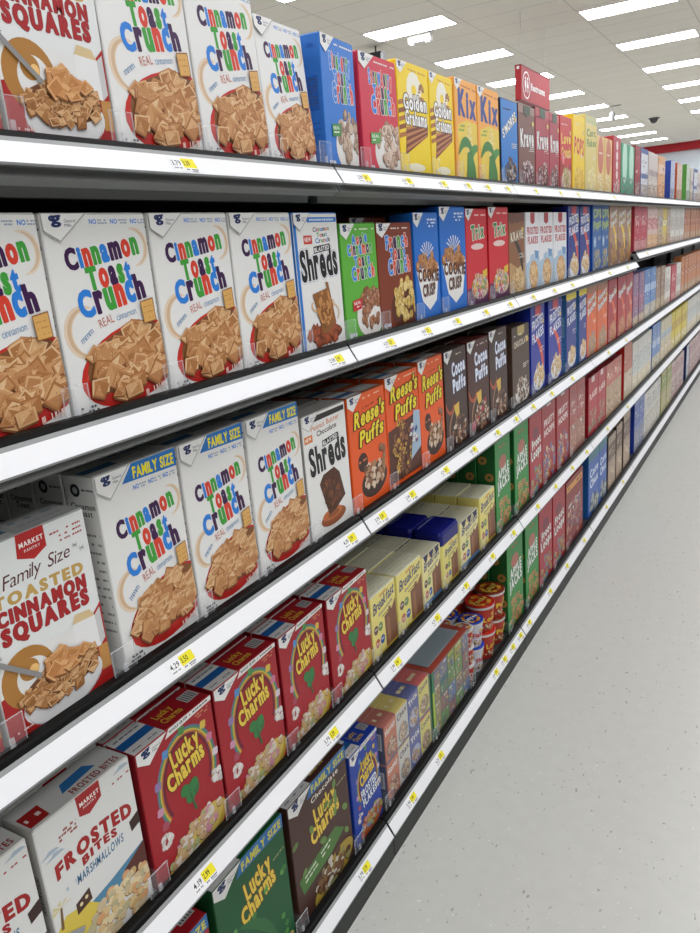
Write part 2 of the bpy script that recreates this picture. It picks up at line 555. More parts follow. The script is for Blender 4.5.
def d_shreds(a, cols, pb=False):
    if pb:
        a.poly([(0.10, 0.93), (0.22, 0.975), (0.97, 0.975), (0.97, 0.935)], '#2A2422')
        a.text('Peanut Butter', 0.18, 0.865, 0.84, 0.885, 0.040, '#D27A4A', bold=0.01, gap=0.06)
        a.text('Chocolate', 0.30, 0.812, 0.76, 0.826, 0.040, '#4A3028', bold=0.02, gap=0.06)
        a.rect(0.02, 0.79, 0.20, 0.845, '#D9772F')
        a.text('NEW', 0.045, 0.803, 0.175, 0.808, 0.026, '#F5EEE4', bold=0.03)
    else:
        a.rect(0, 0, 0.06, 1, '#2878C8')
        a.poly([(0.30, 0.935), (0.30, 0.97), (0.98, 0.97), (0.98, 0.935)], '#2878C8')
        a.fine(0.36, 0.945, 0.92, 0.945, 0.014, '#CFE0F2', 12)
        a.rect(0.20, 0.785, 0.385, 0.845, '#C8382A')
        a.text('NEW', 0.225, 0.80, 0.36, 0.803, 0.030, '#F5F0EC', bold=0.03)
        a.text('Cinnamon', 0.42, 0.868, 0.80, 0.878, 0.030, [PK[c] for c in 'PBRGBPRG'], bold=0.03, gap=0.06)
        a.text('Toast', 0.50, 0.830, 0.74, 0.836, 0.030, [PK[c] for c in 'GRPGB'], bold=0.03, gap=0.06)
        a.text('Crunch', 0.46, 0.788, 0.80, 0.797, 0.032, [PK[c] for c in 'BPGRBP'], bold=0.03, gap=0.06)
    a.text('Shreds', 0.09, 0.530, 0.94, 0.565, 0.20, '#15151A', bold=0.05, gap=0.05, xh=1.12, out=([('#C9C6C2', 0.075), ('#EDEBE7', 0.05)] if pb else [('#5E86AE', 0.075), ('#EDEBE7', 0.055)]))
    a.poly([(0.40, 0.715), (0.78, 0.735), (0.78, 0.782), (0.40, 0.764)], '#15151A')
    a.text('BLASTED', 0.42, 0.724, 0.765, 0.742, 0.030, '#F1EFEC', bold=0.03, gap=0.08)
    br, dk = cols
    if pb:
        a.ell(0.52, 0.13, 0.30, 0.10, '#8E4A22')
        a.ell(0.50, 0.16, 0.24, 0.07, '#B8642F')
        a.ell(0.52, 0.155, 0.14, 0.04, '#8E4A22')
        a.poly([(0.26, 0.44), (0.36, 0.50), (0.62, 0.52), (0.74, 0.46), (0.84, 0.25), (0.60, 0.18), (0.42, 0.16)], dk)
        a.pile(0.53, 0.34, 0.20, 0.20, [br, dk, '#6A3A1C'], 0.045, 60, 'round', edge='#2E1708')
    else:
        a.pile(0.52, 0.13, 0.40, 0.11, ['#9A4A2A', '#B0532C', '#7C3A1E'], 0.07, 34, edge='#6A2E16')
        a.arc(0.50, 0.345, 0.27, 0.10, 0.03, '#D9B088', 150, 390)
        a.arc(0.66, 0.27, 0.22, 0.13, 0.02, '#D9B088', -40, 140)
        a.poly([(0.28, 0.43), (0.62, 0.46), (0.60, 0.51), (0.66, 0.50), (0.78, 0.20), (0.60, 0.13), (0.45, 0.13)], dk)
        a.pile(0.53, 0.32, 0.17, 0.21, [br, dk, '#C58A50'], 0.035, 80, 'round', edge='#6E401C')
    a.gm(0.95)

def d_flavtoast(a, title, cols, pile_c, accent, bowl='#E6E2DC', edge='#5A3620', green=True, ttl=None):
    n = len(title)
    ys = {3: [(0.765, 0.115), (0.655, 0.105), (0.53, 0.135)], 4: [(0.825, 0.075), (0.735, 0.085), (0.635, 0.085), (0.525, 0.105)]}[n]
    tl = {3: [(0.24, 0.88), (0.34, 0.80), (0.28, 0.92)], 4: [(0.30, 0.74), (0.16, 0.86), (0.33, 0.78), (0.24, 0.90)]}[n]
    for t, (y, c), (u0, u1) in zip(title, ys, tl):
        a.text(t, u0, y, u1, y + 0.02, c, [PK[x] for x in ('BRPG' * 3)[:len(t)]], bold=0.075, gap=0.12, out='#F3F1EC', ow=0.05, xh=1.2)
    a.fine(0.40, 0.945, 0.95, 0.945, 0.012, '#E9E6E0', 12)
    a.ell(0.70, 0.20, 0.40, 0.30, bowl)
    a.pile(0.72, 0.28, 0.33, 0.27, pile_c, 0.075, 52, 'round', edge=edge)
    if green:
        a.poly([(0.20, 0.26), (0.46, 0.28), (0.46, 0.37), (0.20, 0.355)], accent)
        a.text('REAL', 0.235, 0.315, 0.42, 0.325, 0.025, '#F1F1E8', bold=0.02)
        a.fine(0.24, 0.29, 0.42, 0.297, 0.012, '#F1F1E8', 5)
    a.fine(0.05, 0.05, 0.25, 0.05, 0.03, '#DADDE8', 5)
    a.gm(1.05, line=None)

def d_gold(a):
    a.fine(0.35, 0.94, 0.95, 0.93, 0.012, '#C88A20', 8)
    for i in range(5):
        a.poly([(0.00, 0.34 + 0.07 * i), (0.22, 0.37 + 0.07 * i), (0.22, 0.41 + 0.07 * i), (0.0, 0.38 + 0.07 * i)], '#8C4E22' if i % 2 else '#B0702E')
    a.poly([(0.16, 0.20), (0.22, 0.44), (0.94, 0.50), (0.92, 0.40)], '#7A3A20')
    for i in range(4):
        a.poly([(0.20, 0.235 + 0.06 * i), (0.90, 0.40 + 0.035 * i), (0.91, 0.415 + 0.035 * i), (0.21, 0.265 + 0.06 * i)], '#C08050')
    for i in range(12):
        b = i * 0.52
        a.ell(0.52 + 0.16 * math.cos(b), 0.78 + 0.10 * math.sin(b), 0.08, 0.09, '#EDE8D8')
    a.pile(0.75, 0.78, 0.08, 0.16, ['#9A6434', '#B47E44'], 0.045, 9, edge='#60381A')
    a.ell(0.5, 0.10, 0.28, 0.06, '#EDE6C8')
    a.text('Golden', 0.17, 0.600, 0.92, 0.615, 0.125, '#F4F2EE', bold=0.05, gap=0.09, out=[('#3A2018', 0.10)])
    a.text('Grahams', 0.20, 0.475, 0.90, 0.480, 0.115, '#F4F2EE', bold=0.05, gap=0.09, out=[('#3A2018', 0.10)])
    a.gm(0.85, line=None)

def d_kix(a):
    a.fine(0.30, 0.935, 0.98, 0.92, 0.014, '#B05A28', 8)
    a.text('Kix', 0.14, 0.665, 0.96, 0.655, 0.235, '#24408E', bold=0.07, gap=0.10)
    a.poly([(0.10, 0), (0.10, 0.56), (0.5, 0.62), (1, 0.60), (1, 0)], '#E6C848')
    a.fine(0.14, 0.54, 0.42, 0.55, 0.02, '#6FA04A', 5)
    a.fine(0.14, 0.50, 0.42, 0.51, 0.02, '#6FA04A', 5)
    a.ell(0.62, 0.38, 0.14, 0.36, '#E6D58A')
    a.pile(0.62, 0.40, 0.12, 0.34, ['#E8D070', '#D9BC50', '#EFE0A0'], 0.035, 60, 'round', edge='#B08A30')
    a.arc(0.44, 0.20, 0.36, 0.42, 0.16, '#3F7F3A', 20, 165, taper=True)
    a.arc(0.90, 0.14, 0.40, 0.42, 0.17, '#4C8F42', 60, 200, taper=True)
    a.poly([(0.42, 0), (0.50, 0.30), (0.70, 0.34), (0.86, 0.16), (0.9, 0)], '#3F7F3A')
    a.gm(0.9, line=None)

def d_crisp(a):
    a.fine(0.50, 0.93, 0.92, 0.93, 0.016, '#D8E4F2', 5)
    a.fine(0.50, 0.90, 0.90, 0.90, 0.016, '#D8E4F2', 5)
    a.fine(0.50, 0.87, 0.80, 0.87, 0.016, '#D8E4F2', 5)
    a.poly([(0.04, 0.50), (0.97, 0.50), (0.82, 0.18), (0.52, 0.10), (0.24, 0.20)], '#E8E6E2')
    a.pile(0.50, 0.53, 0.44, 0.15, ['#B98250', '#A56C3C', '#CC9A66', '#8C5428'], 0.075, 44, 'round', edge='#4C2C14')
    for k in range(7):
        b = 0.5 + k * 0.35
        a.poly([(0.5, 0.60), (0.5 + 0.30 * math.cos(b), 0.62 + 0.12 * math.sin(b)), (0.5 + 0.30 * math.cos(b + .12), 0.62 + 0.12 * math.sin(b + .12))], '#E6E8EC')
    a.text('COOKIE', 0.10, 0.385, 0.95, 0.365, 0.105, '#5A2E18', bold=0.05, gap=0.09)
    a.text('CRISP', 0.26, 0.235, 0.78, 0.245, 0.105, '#5A2E18', bold=0.05, gap=0.09)
    a.gm(1.05, line=None)

def d_trix(a):
    a.fine(0.42, 0.93, 0.94, 0.93, 0.014, '#F2D8D0', 9)
    a.poly([(0.0, 0), (1, 0), (1, 0.15), (0.5, 0.22), (0, 0.20)], '#5A2350')
    a.text('Trix', 0.25, 0.690, 0.86, 0.715, 0.135, '#2F8A3A', bold=0.06, gap=0.10, out='#F2F0E8', ow=0.07)
    a.ell(0.52, 0.62, 0.30, 0.05, '#E2C8C0')
    a.ell(0.6, 0.20, 0.40, 0.20, '#D9BFA0')
    a.pile(0.6, 0.22, 0.36, 0.20, ['#C8B8A8', '#D8553C', '#8E4E9A', '#E8C04A', '#5CA04E', '#D8D0C8', '#E07A3C'], 0.06, 60, 'round', edge='#6A3A2A')
    a.poly([(0.72, 0.36), (0.95, 0.38), (0.93, 0.30), (0.74, 0.29)], '#D9B83C')
    a.gm(0.95, line=None)

def d_bowl(a, title, tc, top=None, topt=None, tout=None, pilec=TAN, bowl='#E8E4DE', corner=None, edge='#7A5030', shape='round', ty=0.62, tcap=0.12, slant=0.03, badge=None, ground=None, gmk=None, swoosh=None, size=0.06):
    """A front common to many cereals: band, slanted title, bowl of pieces."""
    if ground:
        a.poly([(0, 0), (1, 0), (1, 0.40), (0.55, 0.33), (0, 0.42)], ground)
    if swoosh:
        a.arc(0.15, 0.30, 0.75, 0.65, 0.16, swoosh, -20, 80, taper=True)
    if top:
        a.rect(0, 0.90, 1, 1, top)
        if topt:
            a.text(topt, 0.10, 0.925, 0.92, 0.925, 0.045, '#F0E018' if top != '#E8D21E' else '#1F4E9A', bold=0.04)
    n = len(title)
    for i, t in enumerate(title):
        y = ty + 0.17 * (n - 1 - i) * (tcap / 0.12)
        a.text(t, 0.12, y, 0.92, y + slant, tcap, tc, bold=0.045, gap=0.09, out=tout, ow=0.06)
    a.ell(0.55, 0.16, 0.40, 0.24, bowl)
    a.pile(0.55, 0.20, 0.36, 0.22, pilec, size, 52, shape, edge=edge)
    if badge:
        a.ell(0.24, 0.44, 0.13, 0.13, badge)
        a.fine(0.16, 0.44, 0.32, 0.44, 0.016, '#E8E4DC', 5)
    if corner:
        a.poly([(0.3, 1), (0.7, 1), (0.7, 0.90), (0.5, 0.87), (0.3, 0.90)], corner)
    if gmk:
        a.gm(gmk, line=None)
    a.fine(0.10, 0.88, 0.60, 0.89, 0.012, tout or '#E8E4DC', 8)
    for q in range(3):
        a.fine(0.60, 0.50 - 0.022 * q, 0.92, 0.505 - 0.022 * q, 0.010, '#E8E0D4', 6)
    a.fine(0.06, 0.04, 0.34, 0.04, 0.014, '#E0DCD4', 6)
    a.fine(0.06, 0.065, 0.30, 0.065, 0.010, '#E0DCD4', 6)
    a.ell(0.86, 0.80, 0.07, 0.05, '#D8C070')

def d_reese(a, choc=False, fam=False):
    a.fine(0.40, 0.945, 0.92, 0.955, 0.012, '#F2C9A0', 9)
    a.fine(0.38, 0.865, 0.85, 0.885, 0.010, '#7A2A10', 9)
    if choc:
        a.poly([(0, 0.06), (0.02, 0.53), (1, 0.60), (1, 0.06)], '#54281A')
        a.pile(0.42, 0.33, 0.28, 0.40, ['#7A4A2A', '#8E5A34', '#5E3420', '#C8A23C'], 0.06, 70, 'round', edge='#2E140A')
        a.poly([(0.66, 0.18), (1, 0.26), (1, 0.60), (0.80, 0.62)], '#9FB6C8')
        a.pile(0.80, 0.42, 0.12, 0.16, ['#3C5C8C', '#D8D4CC', '#7A4A7A'], 0.05, 14, edge='#2C3A5A')
        y = 0.05
    else:
        y = 0.0
        a.ell(0.30, 0.42, 0.13, 0.13, '#3A1A14')
        a.fine(0.20, 0.42, 0.40, 0.43, 0.018, '#D87A3A', 5)
        a.ell(0.58, 0.22, 0.36, 0.22, '#3A2018', rot=0.1)
        a.pile(0.58, 0.27, 0.32, 0.18, ['#C9AE94', '#8A5E42', '#A87C58', '#D8C2AA', '#6A4028'], 0.055, 70, 'round', edge='#3A2014')
        a.pile(0.85, 0.42, 0.07, 0.14, ['#8A5E42', '#A87C58'], 0.06, 8, 'round', edge='#3A2014')
    o = [('#2A160A', 0.085)]
    a.text("Reese's", 0.13, 0.725 + y, 0.96, 0.765 + y, 0.125, '#EBD22A', bold=0.045, gap=0.05, shear=0.25, out=o)
    a.text('Puffs', 0.24, 0.560 + y, 0.90, 0.600 + y, 0.120, '#EBD22A', bold=0.045, gap=0.05, shear=0.25, out=o)
    a.gm(1.0, line=None)

def d_cocoa(a, v=0):
    a.fine(0.45, 0.935, 0.95, 0.94, 0.012, '#D8C8B8', 8)
    a.ell(0.5, 0.2, 0.5, 0.36, '#3A221A')
    a.text('Cocoa', 0.34, 0.735, 0.94, 0.765, 0.125, '#E8ECF4', bold=0.06, gap=0.08, out=[('#3C5A9A', 0.06)])
    a.text('Puffs', 0.36, 0.570, 0.94, 0.595, 0.125, '#E8ECF4', bold=0.06, gap=0.08, out=[('#3C5A9A', 0.06)])
    a.arc(0.20, 0.62, 0.24, 0.42, 0.06, '#B04A28', 200, 330, taper=True)
    a.arc(0.62, 0.20, 0.5, 0.4, 0.05, '#A07050', 100, 210, taper=True)
    if v == 1:
        a.poly([(0.1, 0.12), (0.8, 0.36), (0.86, 0.28), (0.16, 0.04)], '#A8283A')
    a.poly([(0.36, 0.44), (0.60, 0.46), (0.60, 0.34), (0.46, 0.30)], '#D9B44A')
    a.pile(0.60, 0.18, 0.34, 0.24, ['#6A4430', '#8A5E42', '#54321E', '#A88060', '#C8B8A8'], 0.05, 80, 'round', edge='#28140C')
    a.gm(1.0, line=None)

def d_lucky(a, fam=False, choc=False, blue=False, base='#9E1B22'):
    if not (fam or choc):
        a.poly([(0.36, 0.945), (0.42, 1), (1, 1), (1, 0.965)], '#E8E6E2')
        a.text('WHOLE GRAIN', 0.42, 0.962, 0.66, 0.970, 0.020, '#26221F', bold=0.03)
        a.fine(0.69, 0.972, 0.96, 0.978, 0.010, '#3A3632', 9)
        a.fine(0.76, 0.93, 0.94, 0.935, 0.012, '#C87A5A', 5)
        a.fine(0.76, 0.908, 0.94, 0.913, 0.012, '#C87A5A', 5)
        for k, c in enumerate(('#58728E', '#5E8E5A', '#C8B24A', '#B8682E', '#5A1A3A', '#7E1420')):
            a.arc(0.56, 0.57, 0.40 - 0.018 * k, 0.50 - 0.018 * k, 0.019, c, -28, 215, n=34)
        for u, v, c in ((0.56, 0.92, '#4E8E4A'), (0.33, 0.85, '#5A8EC8'), (0.84, 0.84, '#D8B84A'), (0.19, 0.68, '#8E7AA8'), (0.90, 0.72, '#C87A9A'), (0.17, 0.50, '#C890A8'), (0.95, 0.58, '#D8C8D0'), (0.20, 0.38, '#A84A5A')):
            for k in range(4):
                b = k * math.pi / 2 + 0.6
                a.ell(u + 0.022 * math.cos(b), v + 0.016 * math.sin(b), 0.026, 0.026, c, n=10)
        for u, v in ((0.20, 0.27), (0.92, 0.40)):
            a.pile(u, v, 0.09, 0.08, ['#D8CFC8', '#C8BCB8', '#E2DCD6'], 0.04, 12, 'round', edge='#9A8A88')
        Y, k = 0.0, 1.0
    else:
        a.poly([(0.30, 0.905), (0.38, 1), (1, 1), (1, 0.895)], '#2C6FAE')
        a.text('FAMILY SIZE', 0.38, 0.915, 0.97, 0.915, 0.055, '#D9D24A', bold=0.05, gap=0.07)
        Y, k = -0.02, 1.0
        a.fine(0.80, 0.74, 0.97, 0.75, 0.012, '#9AA06A', 4)
    if choc:
        a.text('Chocolate', 0.36, 0.835, 0.84, 0.850, 0.042, '#EDE6DA', bold=0.02)
        Y = -0.06
    o = [('#5A2E10', 0.07)]
    a.text('Lucky', 0.39, 0.705 + Y, 0.77, 0.745 + Y, 0.125, '#E8C84A', xh=1.12, bold=0.055, gap=0.06, out=o)
    a.text('Charms', 0.31, 0.565 + Y, 0.81, 0.625 + Y, 0.118, '#E8C84A', xh=1.12, bold=0.055, gap=0.06, out=o)
    if fam:
        for i in range(26):
            u, v = a.r.uniform(0.05, 0.95), a.r.uniform(0.03, 0.62)
            a.ell(u, v, 0.035, 0.03, a.r.choice(['#4E8E3E', '#5FA04A', '#3E7E3A']), rot=u * 6, n=10)
        a.arc(0.15, 0.1, 0.6, 0.7, 0.10, '#2E6A3A', 10, 80, taper=True)
        a.pile(0.6, 0.02, 0.42, 0.14, ['#C9A86A', '#B8925A', '#9AB86A'], 0.06, 30, 'round', edge='#4A3A1A')
    elif choc:
        for i in range(14):
            u, v = a.r.uniform(0.05, 0.95), a.r.uniform(0.25, 0.85)
            a.ell(u, v, 0.05, 0.03, a.r.choice(['#5E7E3E', '#6F8E4A']), rot=u * 6, n=10)
        a.poly([(0.05, 0.36), (0.70, 0.44), (0.86, 0.34), (0.62, 0.27), (0.10, 0.22)], '#4F7A3A')
        a.fine(0.14, 0.33, 0.6, 0.38, 0.016, '#D8E0C8', 9)
        a.fine(0.14, 0.29, 0.6, 0.34, 0.016, '#D8E0C8', 9)
        a.ell(0.62, 0.08, 0.38, 0.18, '#A88E3A', rot=0.25)
        a.pile(0.62, 0.12, 0.33, 0.14, ['#5A3A28', '#7A5A3E', '#8E8E5A', '#C8C0B0'], 0.05, 56, 'round', edge='#2A180E')
    elif blue:
        a.text('FROSTED', 0.30, 0.43, 0.86, 0.47, 0.09, '#E6ECF2', bold=0.05, gap=0.07, out=[('#28407E', 0.06)])
        a.text('FLAKES', 0.34, 0.33, 0.84, 0.365, 0.08, '#E6ECF2', bold=0.05, gap=0.07, out=[('#28407E', 0.06)])
        a.ell(0.58, 0.10, 0.42, 0.20, '#B0542E', rot=0.2)
        a.pile(0.58, 0.15, 0.38, 0.17, ['#C08A50', '#B06A3A', '#8EA05A', '#C8A0A0', '#7A9AC0'], 0.055, 60, 'round', edge='#5A2E18')
    else:
        a.ell(0.58, 0.46, 0.10, 0.09, '#2F6A3A', n=12)
        for k in range(3):
            b = k * 2.09 + 0.5
            a.ell(0.55 + 0.07 * math.cos(b), 0.47 + 0.05 * math.sin(b), 0.06, 0.06, '#347A40')
        a.poly([(0.54, 0.45), (0.56, 0.45), (0.61, 0.30), (0.58, 0.30)], '#2A6034')
        a.ell(0.56, 0.05, 0.46, 0.22, '#B8973A', rot=0.35)
        a.ell(0.55, 0.075, 0.42, 0.19, '#D0B45A', rot=0.35)
        a.pile(0.54, 0.12, 0.39, 0.15, ['#C9A878', '#B8926A', '#D8C8B8', '#C88A9A', '#A8B07A', '#D8D0C8', '#C0A080'], 0.05, 90, 'round', edge='#6A4A2A', rot=0.32)
    a.gm(1.0, line=None)

def d_frosted(a):
    a.poly([(0.41, 1), (0.42, 0.875), (0.52, 0.85), (0.66, 0.895), (0.66, 1)], '#A61F22')
    a.text('MARKET', 0.44, 0.925, 0.645, 0.930, 0.024, '#F0ECE6', bold=0.03)
    a.text('PANTRY', 0.47, 0.900, 0.61, 0.905, 0.014, '#F0ECE6', bold=0.0)
    a.fine(0.74, 0.90, 0.98, 0.905, 0.010, '#A8403A', 9)
    for k in range(3):
        a.fine(0.20, 0.87 - 0.022 * k, 0.38, 0.875 - 0.022 * k, 0.014, '#9E5A4E', 5)
    for u, v in ((0.10, 0.80), (0.90, 0.95), (0.14, 0.77)):
        a.poly([(u - 0.10, v), (u + 0.09, v + 0.005), (u + 0.06, v + 0.022), (u - 0.01, v + 0.03), (u - 0.04, v + 0.015)], '#A9B8C4')
    a.text('FROSTED', 0.11, 0.632, 0.93, 0.632, 0.082, '#A3201F', bold=0.075, gap=0.10, bow=0.035)
    a.text('BITES', 0.36, 0.588, 0.74, 0.590, 0.048, '#A3201F', bold=0.075, gap=0.12, bow=0.016)
    a.text('MARSHMALLOWS', 0.28, 0.510, 0.79, 0.522, 0.052, '#3A6E96', bold=0.02, gap=0.12, shear=0.1)
    a.fine(0.17, 0.53, 0.27, 0.535, 0.02, '#A9B8C4', 3)
    a.poly([(0.0, 0), (1, 0), (1, 0.42), (0.6, 0.36), (0.30, 0.33), (0.0, 0.30)], '#4F86A4')
    a.poly([(0, 0.16), (0, 0.34), (0.12, 0.40), (0.34, 0.36), (0.46, 0.28), (0.30, 0.16)], '#DCC34E')
    a.poly([(0.05, 0.34), (0.08, 0.34), (0.10, 0.47), (0.08, 0.47)], '#7A5A30')
    for b in range(5):
        t = b * 0.75
        a.poly([(0.09, 0.47), (0.09 + 0.11 * math.cos(t), 0.47 + 0.05 * math.sin(t)), (0.09 + 0.09 * math.cos(t + .4), 0.46 + 0.045 * math.sin(t + .4))], '#D9CE9A')
    a.poly([(0.22, 0.34), (0.22, 0.41), (0.37, 0.44), (0.38, 0.36)], '#4A2A20')
    a.ell(0.27, 0.385, 0.018, 0.018, '#E0D2A0', n=10); a.ell(0.33, 0.40, 0.018, 0.018, '#E0D2A0', n=10)
    a.poly([(0.70, 0.27), (1, 0.25), (1, 0.42), (0.74, 0.34)], '#5A2A22')
    a.poly([(0.88, 0.60), (1, 0.63), (1, 0.55), (0.89, 0.53)], '#3A2420')
    a.ell(0.62, 0.06, 0.42, 0.30, '#DCDAD6', rot=0.25)
    a.pile(0.62, 0.14, 0.38, 0.25, ['#D8BC88', '#C9A872', '#E2CFA4', '#CBB894', '#D8A070', '#B9B08A'], 0.055, 110, 'round', edge='#94703E', rot=0.25)
    a.poly([(-0.02, 0.30), (0.24, 0.22), (0.26, 0.25), (0, 0.33)], '#9A9C9E')

def d_breakfast(a, zig=False):
    a.text('Carnation', 0.36, 0.90, 0.62, 0.93, 0.045, '#C0283A', bold=0.02, gap=0.04)
    a.text('Breakfast', 0.08, 0.70, 0.93, 0.80, 0.16, '#1E2E6E', bold=0.02, gap=0.02, shear=0.3)
    a.text('Essentials', 0.30, 0.62, 0.86, 0.69, 0.06, '#2A3C7C', bold=0.0, gap=0.06)
    a.fine(0.30, 0.56, 0.80, 0.61, 0.02, '#6A5A3A', 6)
    a.poly([(0.52, 0.0), (0.50, 0.56), (0.66, 0.58), (0.70, 0.66), (0.80, 0.58), (0.98, 0.70), (1, 0)], '#7E5238')
    a.poly([(0.60, 0.0), (0.60, 0.50), (0.70, 0.50), (0.72, 0.0)], '#98694A')
    for u, v, c in ((0.15, 0.46, '#6A4A44'), (0.33, 0.46, '#6E8A4A'), (0.18, 0.24, '#B85A3A'), (0.38, 0.24, '#2E4E9A')):
        a.ell(u, v, 0.085, 0.085, c)
        a.fine(u - 0.05, v, u + 0.05, v, 0.02, '#E8E4DC', 3)
    a.rect(0, 0, 1, 0.06, '#C9AE3C')
    if zig:
        a.rect(0, 0, 1, 0.10, '#4E7AA8')
        for u in (0.22, 0.52, 0.82):
            a.poly([(u - 0.15, 1), (u + 0.13, 1), (u + 0.03, 0.86), (u - 0.05, 0.86)], '#1A1446')

def d_oloops(a, title, tc, ring, bg2=None):
    a.text(title[0], 0.18, 0.565, 0.9, 0.60, 0.10, tc, bold=0.06, out=[('#1F2A22', 0.06)], gap=0.08)
    a.text(title[1], 0.12, 0.435, 0.92, 0.475, 0.11, tc, bold=0.06, out=[('#1F2A22', 0.06)], gap=0.08)
    a.ell(0.48, 0.74, 0.24, 0.14, bg2 or '#B06A5A')
    a.fine(0.3, 0.9, 0.75, 0.9, 0.02, '#C8403A', 4)
    a.pile(0.5, 0.17, 0.44, 0.30, ring, 0.075, 46, 'loop', edge='#5A4A30')

def busy(a, n):
    """Small marks of print in assorted inks, as on any crowded pack front."""
    ink = ['#F0ECE4', '#D8CFC4', '#5A4E4A', '#8A4A40', '#B8A890', '#E8D8B0', '#4A5468', '#7A6A5A']
    for i in range(n):
        u, v = a.r.uniform(0.06, 0.82), a.r.uniform(0.05, 0.95)
        w_, h_ = a.r.uniform(0.04, 0.16), a.r.uniform(0.008, 0.03)
        t = a.r.uniform(-0.01, 0.02)
        a.poly([(u, v), (u + w_, v + t), (u + w_, v + t + h_), (u, v + h_)], a.r.choice(ink))

def d_blocks(a, rows):
    """Colour areas of a distant pack whose print cannot be made out. rows: (v0, v1, colour, speckle colour or None)."""
    for v0, v1, c, sp in rows:
        a.rect(0.0, v0, 1.0, v1, c)
        if sp:
            a.pile(0.5, (v0 + v1) / 2, 0.42, (v1 - v0) * 0.62, [sp, c], 0.07, 16, 'round', edge=c)
    busy(a, 26)

# side panel and top print
def side_gm(a):
    a.ell(0.35, 0.925, 0.15, 0.15, '#22262E')
    a.ell(0.35, 0.925, 0.08, 0.08, '#B8B8B4')
    a.fine(0.56, 0.925, 0.92, 0.925, 0.010, '#6A6A6C', 4)
    a.text('Cinnamon', 0.14, 0.835, 0.90, 0.835, 0.028, '#2A2A30', bold=0.02)
    a.text('Toast', 0.30, 0.800, 0.78, 0.800, 0.028, '#2A2A30', bold=0.02)
    for k in range(12):
        a.fine(0.12, 0.70 - 0.045 * k, 0.9, 0.70 - 0.045 * k, 0.012, '#8A8A8C', 9)

def side_info(c='#D8DCE8'):
    def f(a):
        a.fine(0.2, 0.90, 0.85, 0.90, 0.03, c, 3)
        a.rect(0.15, 0.45, 0.85, 0.70, c)
        for k in range(9):
            a.fine(0.18, 0.47 + 0.025 * k, 0.82, 0.47 + 0.025 * k, 0.008, '#4A4A50', 6)
        for k in range(7):
            a.fine(0.15, 0.08 + 0.045 * k, 0.85, 0.08 + 0.045 * k, 0.012, c, 6)
    return f

def side_rings(a):
    for u, v in ((0.3, 0.80), (0.65, 0.62), (0.32, 0.46), (0.7, 0.33), (0.35, 0.15)):
        a.ell(u, v, 0.24, 0.22, '#A87A3E')
        a.ell(u, v, 0.09, 0.08, '#2A5A30')

def side_code(a):
    a.rect(0.15, 0.35, 0.85, 0.8, '#C8C8C4')
    for k in range(8):
        a.rect(0.2 + 0.075 * k, 0.4, 0.235 + 0.075 * k, 0.75, '#5A5A58')

def top_lucky(base, txt='LUCKY'):
    def f(a):
        a.rect(0, 0, 0.38, 1, '#DCDAD6')
        a.rect(0.0, 0.36, 0.38, 0.66, '#1F5E9E')
        a.fine(0.04, 0.80, 0.34, 0.80, 0.05, '#5A5A60', 5)
        a.fine(0.04, 0.14, 0.34, 0.14, 0.05, '#8A8A8E', 7)
        a.text('Lucky', 0.47, 0.52, 0.68, 0.52, 0.22, '#D8B03A', bold=0.03)
        a.text('Charms', 0.46, 0.20, 0.70, 0.20, 0.22, '#D8B03A', bold=0.03)
        a.rect(0.80, 0.30, 0.97, 0.72, '#B9B7B4')
        for k in range(5):
            a.rect(0.815 + 0.03 * k, 0.34, 0.828 + 0.03 * k, 0.68, '#3A3A3C')
    return f

def top_gm(bar):
    def f(a):
        a.rect(0, 0, 0.40, 1, '#C9C8C4')
        a.rect(0.0, 0.30, 0.40, 0.60, bar)
        a.rect(0.46, 0.15, 0.96, 0.85, '#B4B4B0')
        a.fine(0.5, 0.6, 0.9, 0.6, 0.10, '#7A8A96', 7)
        a.fine(0.5, 0.3, 0.9, 0.3, 0.10, '#9AA0A0', 7)
    return f

def top_frosted(a):
    a.poly([(0.02, 0.1), (0.20, 0.1), (0.22, 0.6), (0.02, 0.6)], '#A3201F')
    a.fine(0.04, 0.3, 0.18, 0.3, 0.12, '#E8D8D0', 3)
    a.poly([(0.40, 0.35), (0.78, 0.45), (0.72, 0.72), (0.46, 0.66)], '#2F6FA8')
    a.text('FROSTED BITES', 0.44, 0.12, 0.94, 0.12, 0.18, '#8E2420', bold=0.03)

def top_fine(c):
    def f(a):
        for k in range(5):
            a.fine(0.06, 0.12 + 0.17 * k, 0.94, 0.12 + 0.17 * k, 0.05, c, 12)
    return f

